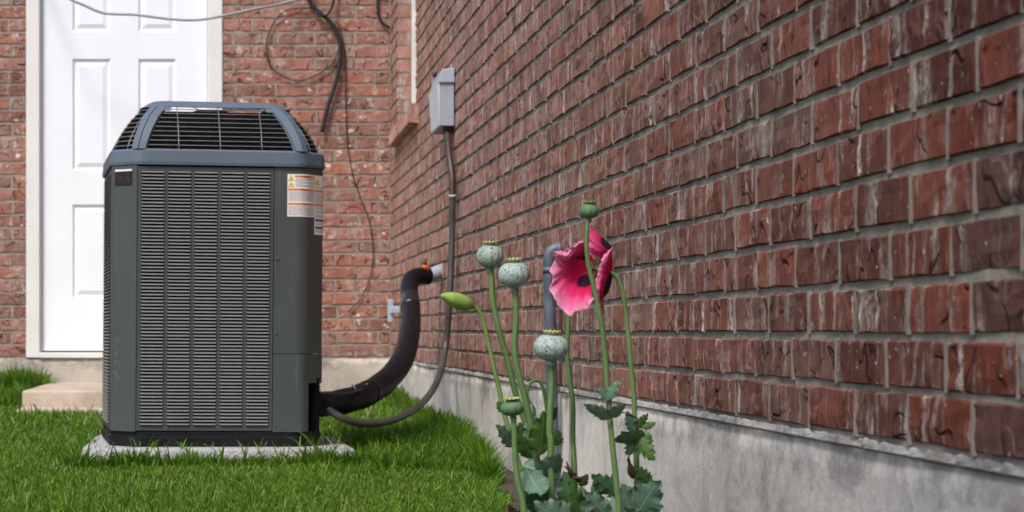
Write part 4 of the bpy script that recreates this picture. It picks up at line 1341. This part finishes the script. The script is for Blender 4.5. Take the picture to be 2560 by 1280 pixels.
d = 3.72
pD = plant("poppy with the biggest speckled white pod, in front of the steel pipe", GB(1382, d))
capsule(pD, 1378, 868, d, 85, 66, M_CAP, tilt=rad(1), yaw=rad(6), crown_w=.54, spin=.1)
stem(pD, [(1378, 906, d), (1379, 960, d), (1376, 1020, d), (1374, 1080, d), (1378, 1145, d), (1382, gy(d), d)], 9.5, 11, M_STEM)
leaf(pD, (1352, 1140, d+.02), (1358, 1028, d), 78, M_LEAF_G, face=-.25, curl=.05, lobes=4, seed=12, tooth=.3)
leaf(pD, (1374, 1105, d+.03), (1402, 1078, d+.03), 62, M_LEAF_G, face=.3, seed=13, tooth=.3)
leaf(pD, (1322, 1105, d+.08), (1340, 1040, d+.06), 58, M_LEAF_B, face=.1, seed=14)
leaf(pD, (1378, 1050, d+.03), (1390, 1022, d), 22, M_LEAF_D, face=.5, seed=15)

d = 3.92
pN = plant("short poppy with a small drooping bud on a thin hooked stem behind the pods", GB(1378, d))
stem(pN, [(1328, 1010, d), (1319, 990, d), (1322, 965, d), (1338, 950, d), (1354, 962, d), (1364, 1000, d), (1370, 1060, d), (1374, 1150, d), (1378, gy(d), d)], 4.0, 7, M_STEM)
bud(pN, (1328, 1008, d), (1330, 1062, d), 24, M_BUDG)

# dark crowded leaves at the foot
d = 3.70
pG = plant("poppy stem rising under the pink flower out of dark withered leaves", GB(1444, d+.1))
stem(pG, [(1424, 720, d+.12), (1422, 790, d+.12), (1418, 880, d+.12), (1424, 950, d+.12), (1432, 1010, d+.12), (1432, 1100, d+.12), (1437, 1200, d+.1), (1444, gy(d+.1), d+.1)], 7.0, 9.5, M_STEM)
leaf(pG, (1450, 1300, d), (1404, 1185, d-.02), 82, M_LEAF_D, face=.35, seed=16, curl=.15)
leaf(pG, (1448, 1285, d-.04), (1430, 1186, d-.06), 44, M_LEAF_G, face=-.5, seed=17, tooth=.3)
leaf(pG, (1436, 1310, d-.02), (1345, 1262, d-.06), 88, M_LEAF_B, face=.1, seed=18)
leaf(pG, (1466, 1310, d-.02), (1456, 1210, d), 74, M_LEAF_D, face=0, seed=19)
leaf(pG, (1448, 1215, d+.06), (1470, 1192, d+.04), 30, M_LEAF_D, face=0, seed=20)
o = leaf(pG, (1450, 1208, d-.03), (1410, 1180, d-.05), 26, M_DRY, face=.9, seed=21, tooth=.4, curl=.6)
for (a, b, c3) in (((1425, 1195), (1422, 1175), (1412, 1166)), ((1430, 1192), (1450, 1195), (1468, 1186))):
    keep(tube("dead_twig", catmull([P(*a, d-.03), P(*b, d-.04), P(*c3, d-.04)], 5), [.004]*4+[.0025]*4+[.0015]*3, M_DRY, None, 6), pG)

d = 3.60
pF = plant("tallest poppy with a small green pod, stem crossing before the pink flower", GB(1552, d))
capsule(pF, 1474, 527, d, 46, 38, M_CAPG, tilt=rad(3), yaw=rad(5), crown_w=.80)
stem(pF, [(1470, 548, d), (1467, 585, d), (1467, 625, d), (1472, 665, d), (1484, 715, d), (1498, 780, d), (1508, 840, d), (1515, 920, d), (1521, 1000, d), (1528, 1080, d), (1535, 1150, d), (1542, 1220, d), (1548, 1285, d), (1554, gy(d), d)], 6.5, 10.5, M_STEM)
leaf(pF, (1518, 1000, d-.01), (1549, 950, d-.03), 34, M_LEAF_B, face=.4, curl=.2, seed=22, tooth=.35)
leaf(pF, (1518, 1002, d-.01), (1504, 962, d-.02), 34, M_LEAF_B, face=-.5, curl=.2, seed=23, tooth=.35)
leaf(pF, (1526, 1048, d-.01), (1468, 1022, d-.05), 42, M_LEAF_B, face=.5, curl=.25, seed=24, tooth=.25)
leaf(pF, (1524, 1046, d-.01), (1560, 1018, d-.05), 44, M_LEAF_B, face=-.35, curl=.2, seed=25, tooth=.25)
leaf(pF, (1545, 1240, d+.04), (1482, 1186, d+.02), 62, M_LEAF_D, face=.15, curl=.1, seed=26, tooth=.35)
leaf(pF, (1480, 1238, d+.04), (1536, 1196, d+.03), 52, M_LEAF_D, face=-.1, curl=.1, seed=36, tooth=.3)
leaf(pF, (1522, 1300, d-.03), (1468, 1238, d-.06), 62, M_LEAF_B, face=.3, curl=.2, seed=27, tooth=.2)
leaf(pF, (1510, 1310, d-.01), (1500, 1252, d-.02), 50, M_LEAF_G, face=-.4, seed=28)
leaf(pF, (1540, 1300, d), (1528, 1240, d), 40, M_LEAF_B, face=.3, seed=29)

# flowering poppy
d = 3.70
pH = plant("poppy in bloom, a nodding pink flower with purple blotches on a bent stem", GB(1600, d))
stem(pH, [(1512, 676, d), (1531, 684, d), (1545, 697, d), (1555, 725, d), (1564, 780, d), (1572, 850, d), (1579, 930, d), (1585, 1000, d), (1586, 1060, d), (1590, 1120, d), (1592, 1190, d), (1598, gy(d), d)], 6.5, 9.5, M_STEM)
def petal(rows, blotch, seed, name="petal", nu=70, nv=26, ruf=3.6, rv=None):
    """surface lofted through rows of (px, py, depth shift) running from the flower's heart to the rim"""
    r = random.Random(seed); ph = r.uniform(0, 9)
    rs = [resample(catmull([Vector((x, y, q*.02)) for (x, y, q) in row], 8), nu+1) for row in rows]
    v, us, vv, bl = [], [], [], []
    grid = []
    for k in range(nu+1):
        ctrl = [rs[i][k] for i in range(len(rs))]
        grid.append(resample(catmull(ctrl, 10), nv+1))
    for j in range(nv+1):
        t = j/nv
        for k in range(nu+1):
            u = k/nu
            q = grid[k][j]
            amp = ruf * t**2.5
            x = q.x + amp*.75*math.sin(u*31+ph) + amp*.4*math.sin(u*67+ph*2)
            y_ = q.y + amp*.75*math.cos(u*27+ph*1.7) + amp*.4*math.sin(u*59+ph)
            dz = q.z/.02 + .0022*t**3*math.sin(u*24+ph) + .0012*t**2*math.sin(u*53+ph*2) + .0016*math.sin(u*9+t*5)*t + t*(.0060*mnoise.noise(Vector((u*3.2, t*2.6, ph))) + .0034*mnoise.noise(Vector((u*8.5, t*5, ph+3))))
            v.append(P(x, y_, d + dz)); us.append(u); vv.append(t if rv is None else rv(u, t))
            if blotch:
                bu, bt, br, bs = blotch
                e = ((u-bu)/br)**2 + ((t-bt)/bs)**2
                bl.append(max(0.0, 1.0 - .5*e))
            else: bl.append(0.0)
    f = []
    for j in range(nv):
        for k in range(nu):
            a = j*(nu+1)+k; f.append((a, a+1, a+nu+2, a+nu+1))
    me = mesh("petal", v, f, M_PETAL, smooth=True); view_uv(me, us, vv)
    me.attributes.new("blotch", 'FLOAT', 'POINT').data.foreach_set('value', bl)
    o = keep(link("petal", me), pH)
    sm = o.modifiers.new("thick", 'SOLIDIFY'); sm.thickness = .0004
    return o
# large lower left petal
petal([[(1496, 668, .012), (1494, 684, .014), (1494, 700, .012)],
       [(1462, 652, .020), (1452, 700, .026), (1478, 728, .008)],
       [(1425, 645, .018), (1412, 702, .016), (1432, 742, .002), (1484, 748, -.010)],
       [(1392, 645, .010), (1378, 672, .004), (1380, 700, -.001), (1378, 728, -.006), (1392, 758, -.012), (1406, 774, -.015), (1424, 788, -.018), (1450, 779, -.018), (1468, 772, -.018), (1484, 752, -.018), (1497, 738, -.014)]],
      (.66, .27, .22, .16), 1)
# upper left petal
petal([[(1496, 672, .016), (1494, 664, .018), (1490, 655, .018)],
       [(1456, 678, .024), (1450, 650, .028), (1466, 622, .020)],
       [(1416, 668, .018), (1412, 640, .016), (1436, 618, .010), (1468, 604, .008)],
       [(1398, 656, .006), (1388, 644, .003), (1381, 632, .000), (1398, 628, -.002), (1418, 627, -.004), (1428, 616, -.003), (1444, 607, .0), (1460, 602, .002), (1478, 590, .004)]],
      (.50, .42, .22, .20), 2)
# fold of the upper left rim turned over, pale
petal([[(1385, 640, -.001), (1400, 650, -.003), (1420, 650, -.004), (1432, 636, -.003), (1450, 614, -.001)],
       [(1384, 634, -.005), (1400, 636, -.008), (1418, 640, -.009), (1430, 624, -.007), (1452, 606, -.004)],
       [(1383, 630, -.003), (1398, 627, -.003), (1420, 626, -.004), (1432, 613, -.003), (1458, 601, -.001)]],
      None, 3, ruf=1.2, rv=lambda u, t: .80 + .2*t)
# back petal seen in the opening
petal([[(1494, 700, .020), (1496, 684, .022), (1494, 668, .020)],
       [(1520, 706, .028), (1514, 668, .030), (1500, 636, .028)],
       [(1528, 700, .030), (1524, 655, .032), (1500, 622, .030), (1478, 640, .030)]],
      (.5, .2, .5, .5), 4, ruf=1.0, rv=lambda u, t: .1+.2*t)
# top petal hanging forward like a hood
petal([[(1524, 640, .004), (1531, 628, .008), (1528, 614, .008)],
       [(1514, 640, -.004), (1510, 612, -.008), (1508, 594, .004)],
       [(1494, 642, -.012), (1490, 606, -.018), (1488, 574, .000)],
       [(1466, 632, -.014), (1466, 616, -.017), (1468, 590, -.016), (1467, 572, -.010), (1466, 561, -.004), (1474, 564, .0)]],
      (.75, .20, .33, .26), 5, ruf=1.6, rv=lambda u, t: .45+.5*t*(1-.45*u))
# right petal curled towards the camera with a pale ruffled rim
petal([[(1500, 756, -.004), (1522, 728, .008), (1531, 690, .010), (1532, 650, .006)],
       [(1499, 754, -.010), (1520, 726, -.002), (1529, 688, -.002), (1530, 642, .000)],
       [(1498, 748, -.020), (1499, 720, -.024), (1505, 686, -.026), (1514, 652, -.022), (1530, 622, -.012)],
       [(1497, 744, -.018), (1487, 722, -.020), (1490, 700, -.020), (1494, 680, -.022), (1499, 662, -.020), (1506, 644, -.018), (1516, 632, -.014), (1531, 617, -.008)]],
      (.40, .16, .26, .24), 6, ruf=2.0)
# narrow pale tail hanging below
petal([[(1494, 716, .000), (1500, 716, -.002), (1506, 722, .0)],
       [(1495, 745, -.004), (1503, 748, -.010), (1508, 752, -.002)],
       [(1502, 780, -.002), (1506, 784, -.006), (1510, 776, .0)]],
      None, 7, nu=16, ruf=1.0, rv=lambda u, t: .55+.35*t)
for k in range(16):
    a = R.uniform(0, 6.28); b = R.uniform(6, 17)
    p0 = P(1494, 672, d+.012); p1 = P(1487 + b*math.cos(a)*.6, 668 + b*math.sin(a)*1.6, d - .004)
    keep(tube("stamen", [p0, p0.lerp(p1, .6), p1*1.0, p1 + Vector((0, 0, .0012))], [.0004, .0004, .0009, .0006], M_STAMEN, None, 5), pH)
v, f = lathe_geo([(.002, -.008), (.006, -.005), (.0072, 0), (.006, .006), (.0078, .0075), (.004, .0085)], 16, Matrix.Translation(P(1489, 668, d+.004)) @ Matrix.Rotation(rad(-80), 4, 'Y'))
keep(link("young_pod", mesh("young_pod", v, f, M_CAPG, smooth=True)), pH)
leaf(pH, (1590, 1080, d), (1566, 1034, d-.02), 40, M_LEAF_B, face=.3, seed=40, tooth=.3)
leaf(pH, (1594, 1072, d-.02), (1622, 1036, d-.03), 36, M_LEAF_G, face=-.3, seed=41, tooth=.45)
leaf(pH, (1604, 1070, d-.02), (1640, 1056, d-.03), 26, M_LEAF_G, face=.2, seed=42, tooth=.45)
leaf(pH, (1612, 1092, d-.03), (1544, 1104, d-.07), 58, M_LEAF_D, face=.5, seed=43, tooth=.3)
leaf(pH, (1592, 1095, d-.03), (1634, 1148, d-.06), 56, M_LEAF_G, face=-.25, seed=44, tooth=.4)
leaf(pH, (1586, 1100, d-.03), (1572, 1136, d-.05), 48, M_LEAF_D, face=.3, seed=45, tooth=.4)
bud(pH, (1606, 1078, d+.02), (1622, 1116, d+.0), 36, M_BUDG)
leaf(pH, (1570, 1310, d), (1650, 1205, d-.05), 120, M_LEAF_B, face=.1, curl=.08, seed=46, tooth=.22, fold=.15)
leaf(pH, (1592, 1310, d-.02), (1556, 1210, d-.03), 84, M_LEAF_B, face=-.2, curl=.08, seed=47, tooth=.2)
leaf(pH, (1626, 1212, d-.03), (1588, 1172, d-.05), 48, M_LEAF_G, face=.4, seed=48, tooth=.4)
leaf(pH, (1640, 1320, d-.05), (1560, 1282, d-.08), 60, M_LEAF_B, face=.9, seed=49)
bud(pH, (1583, 1196, d-.02), (1574, 1158, d-.03), 22, M_DRY, name="withered_bud")
keep(tube("dead_twig", catmull([P(1574, 1160, d-.03), P(1571, 1148, d-.03), P(1573, 1138, d-.03)], 4), [.003]*5+[.0015]*4, M_DRY, None, 6), pH)
keep(tube("dead_twig", catmull([P(1590, 1044, d-.03), P(1572, 1036, d-.03), P(1556, 1030, d-.03)], 4), [.0015]*3+[.003]*3+[.001]*3, M_DRY, None, 6), pH)
w = plant("withered brown sprig low beside the lawn edge at the frame bottom", GB(1285, 3.9), "dried_sprig")
leaf(w, (1300, 1300, 3.9), (1268, 1268, 3.88), 40, M_DRY, face=.8, seed=60, tooth=.4)
leaf(w, (1285, 1305, 3.9), (1295, 1262, 3.88), 26, M_LEAF_D, face=.8, seed=61, tooth=.4)

# ------------------------------------------------------------------ grass
def in_rect(x, y, cx, cy, hx, hy, ang=0):
    c, s = math.cos(-ang), math.sin(-ang)
    dx, dy = x-cx, y-cy
    return (np.abs(c*dx - s*dy) < hx) & (np.abs(s*dx + c*dy) < hy)
def scatter(n, x0, x1, y0, y1):
    return NR.uniform(x0, x1, n), NR.uniform(y0, y1, n)
bx, by, bs, blen, bup = [], [], [], [], []
def zone(n, x0, x1, y0, y1, wid, l0, l1, up=1.0):
    x, y = scatter(n, x0, x1, y0, y1)
    edge = np.interp(y, [2, 4.5, 5.5, 6.2, 6.8, 8, 10, 12], [0.42, 0.60, 0.755, 0.83, 0.875, 0.925, 0.95, 0.95]) + .02*np.sin(y*9)
    k = x < edge + NR.normal(0, .012, n)
    k &= ~in_rect(x, y, -.045, 7.30, .463, .46, rad(1.5))
    k &= ~((x > -1.12) & (x < .22) & (y > 9.93))
    k &= y < YB - .03
    x, y = x[k], y[k]
    m_ = len(x)
    bx.append(x); by.append(y); bs.append(np.full(m_, wid)*NR.uniform(.7, 1.3, m_)); blen.append(NR.uniform(l0, l1, m_)*np.where(NR.random(m_) < .06, 1.7, 1.0)); bup.append(np.full(m_, up))
zone(160000, -.95, .92, 5.2, 7.0, .0032, .020, .042)
zone(60000, -1.25, .96, 7.0, 9.0, .0038, .022, .045)
zone(42000, -1.6, .96, 9.0, 12.0, .0055, .03, .06)
zone(26000, -2.6, -.9, 5.0, 12.0, .007, .03, .055)
zone(40000, -1.2, .75, 3.4, 5.2, .0042, .026, .05)
zone(12000, -4.0, .6, 0.5, 3.6, .008, .03, .055)
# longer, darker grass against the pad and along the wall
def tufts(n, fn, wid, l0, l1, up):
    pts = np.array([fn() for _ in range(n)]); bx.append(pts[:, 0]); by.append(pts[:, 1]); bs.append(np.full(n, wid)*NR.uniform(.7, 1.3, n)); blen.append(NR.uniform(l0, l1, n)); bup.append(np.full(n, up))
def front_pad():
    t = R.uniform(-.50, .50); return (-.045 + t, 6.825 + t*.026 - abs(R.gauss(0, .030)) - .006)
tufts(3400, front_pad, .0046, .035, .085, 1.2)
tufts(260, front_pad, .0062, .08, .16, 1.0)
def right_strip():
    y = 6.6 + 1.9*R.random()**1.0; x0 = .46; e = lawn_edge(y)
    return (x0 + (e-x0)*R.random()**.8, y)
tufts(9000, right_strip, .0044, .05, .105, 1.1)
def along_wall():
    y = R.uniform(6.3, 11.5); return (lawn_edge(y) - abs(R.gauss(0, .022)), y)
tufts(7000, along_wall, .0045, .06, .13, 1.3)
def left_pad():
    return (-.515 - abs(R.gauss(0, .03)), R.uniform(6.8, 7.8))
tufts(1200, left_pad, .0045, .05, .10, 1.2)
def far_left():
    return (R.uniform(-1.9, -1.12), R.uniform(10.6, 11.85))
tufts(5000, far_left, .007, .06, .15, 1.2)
tufts(1800, lambda: (R.uniform(-1.30, -1.10), R.uniform(11.5, 11.85)), .008, .10, .20, 1.2)
def on_pad():
    while True:
        px_, py_ = R.uniform(-.49, .42), R.uniform(-.45, .40)
        if abs(px_+.03) > .40 or py_ < -.405: return (-.045+px_, 7.30+py_)
n_clip = 130
tufts(30000, lambda: (R.uniform(-6.5, -2.5), R.uniform(3, 11.9)), .012, .03, .06, 1.0)
tufts(n_clip, on_pad, .0036, .018, .035, .42)
x = np.concatenate(bx); y = np.concatenate(by); wd = np.concatenate(bs); ln = np.concatenate(blen); up = np.concatenate(bup)
N = len(x)
z = HC - .575 + .0135*np.clip(y, -5, 13)
z[-n_clip:] = PAD_TOP + .007
# lawn is not level: slow hummocks in blade height
ln = ln * (0.95 + .25*np.sin(x*7.3 + 2*np.sin(y*3.1)) * np.sin(y*5.2 + x*2.1) + .15*np.sin(x*31+3*np.sin(y*17))*np.sin(y*23))
az = NR.uniform(0, 2*np.pi, N); fa = NR.uniform(0, 2*np.pi, N)
lean = NR.uniform(.15, 1.05, N) / up
dx, dy = np.cos(az), np.sin(az)
wx, wy = np.cos(fa)*wd/2, np.sin(fa)*wd/2
def pt(t, curve):
    out = ln*t*np.sin(lean*(.35+.75*t)); hh = ln*t*np.cos(lean*(.35+.75*t))
    return np.stack([x+dx*out, y+dy*out, z+hh], 1)
p1, p2, p3 = pt(.5, 1), pt(.82, 1), pt(1.0, 1)
base = np.stack([x, y, z-.004], 1)
wv = np.stack([wx, wy, np.zeros(N)], 1)
V = np.stack([base-wv*.8, base+wv*.8, p1-wv, p1+wv, p2-wv*.62, p2+wv*.62, p3], 1).reshape(-1, 3)
i0 = np.arange(N)*7
tri = np.stack([i0, i0+1, i0+3, i0, i0+3, i0+2, i0+2, i0+3, i0+5, i0+2, i0+5, i0+4, i0+4, i0+5, i0+6], 1).reshape(-1)
me = bpy.data.meshes.new("grass")
me.vertices.add(len(V)); me.vertices.foreach_set('co', V.astype(np.float32).ravel())
me.loops.add(len(tri)); me.loops.foreach_set('vertex_index', tri.astype(np.int32))
nf = len(tri)//3
me.polygons.add(nf); me.polygons.foreach_set('loop_start', np.arange(0, nf*3, 3, dtype=np.int32))
me.update(calc_edges=True)
me.polygons.foreach_set('use_smooth', np.ones(nf, dtype=bool))
tone = NR.random(N)**1.0
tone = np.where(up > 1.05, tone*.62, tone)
me.attributes.new("tone", 'FLOAT', 'POINT').data.foreach_set('value', np.repeat(tone, 7).astype(np.float32))
me.attributes.new("height", 'FLOAT', 'POINT').data.foreach_set('value', np.tile(np.array([0, 0, .5, .5, .82, .82, 1.0], dtype=np.float32), N))
me.materials.append(M_GRASS)
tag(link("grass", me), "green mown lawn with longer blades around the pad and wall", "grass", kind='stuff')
print("blades", N)
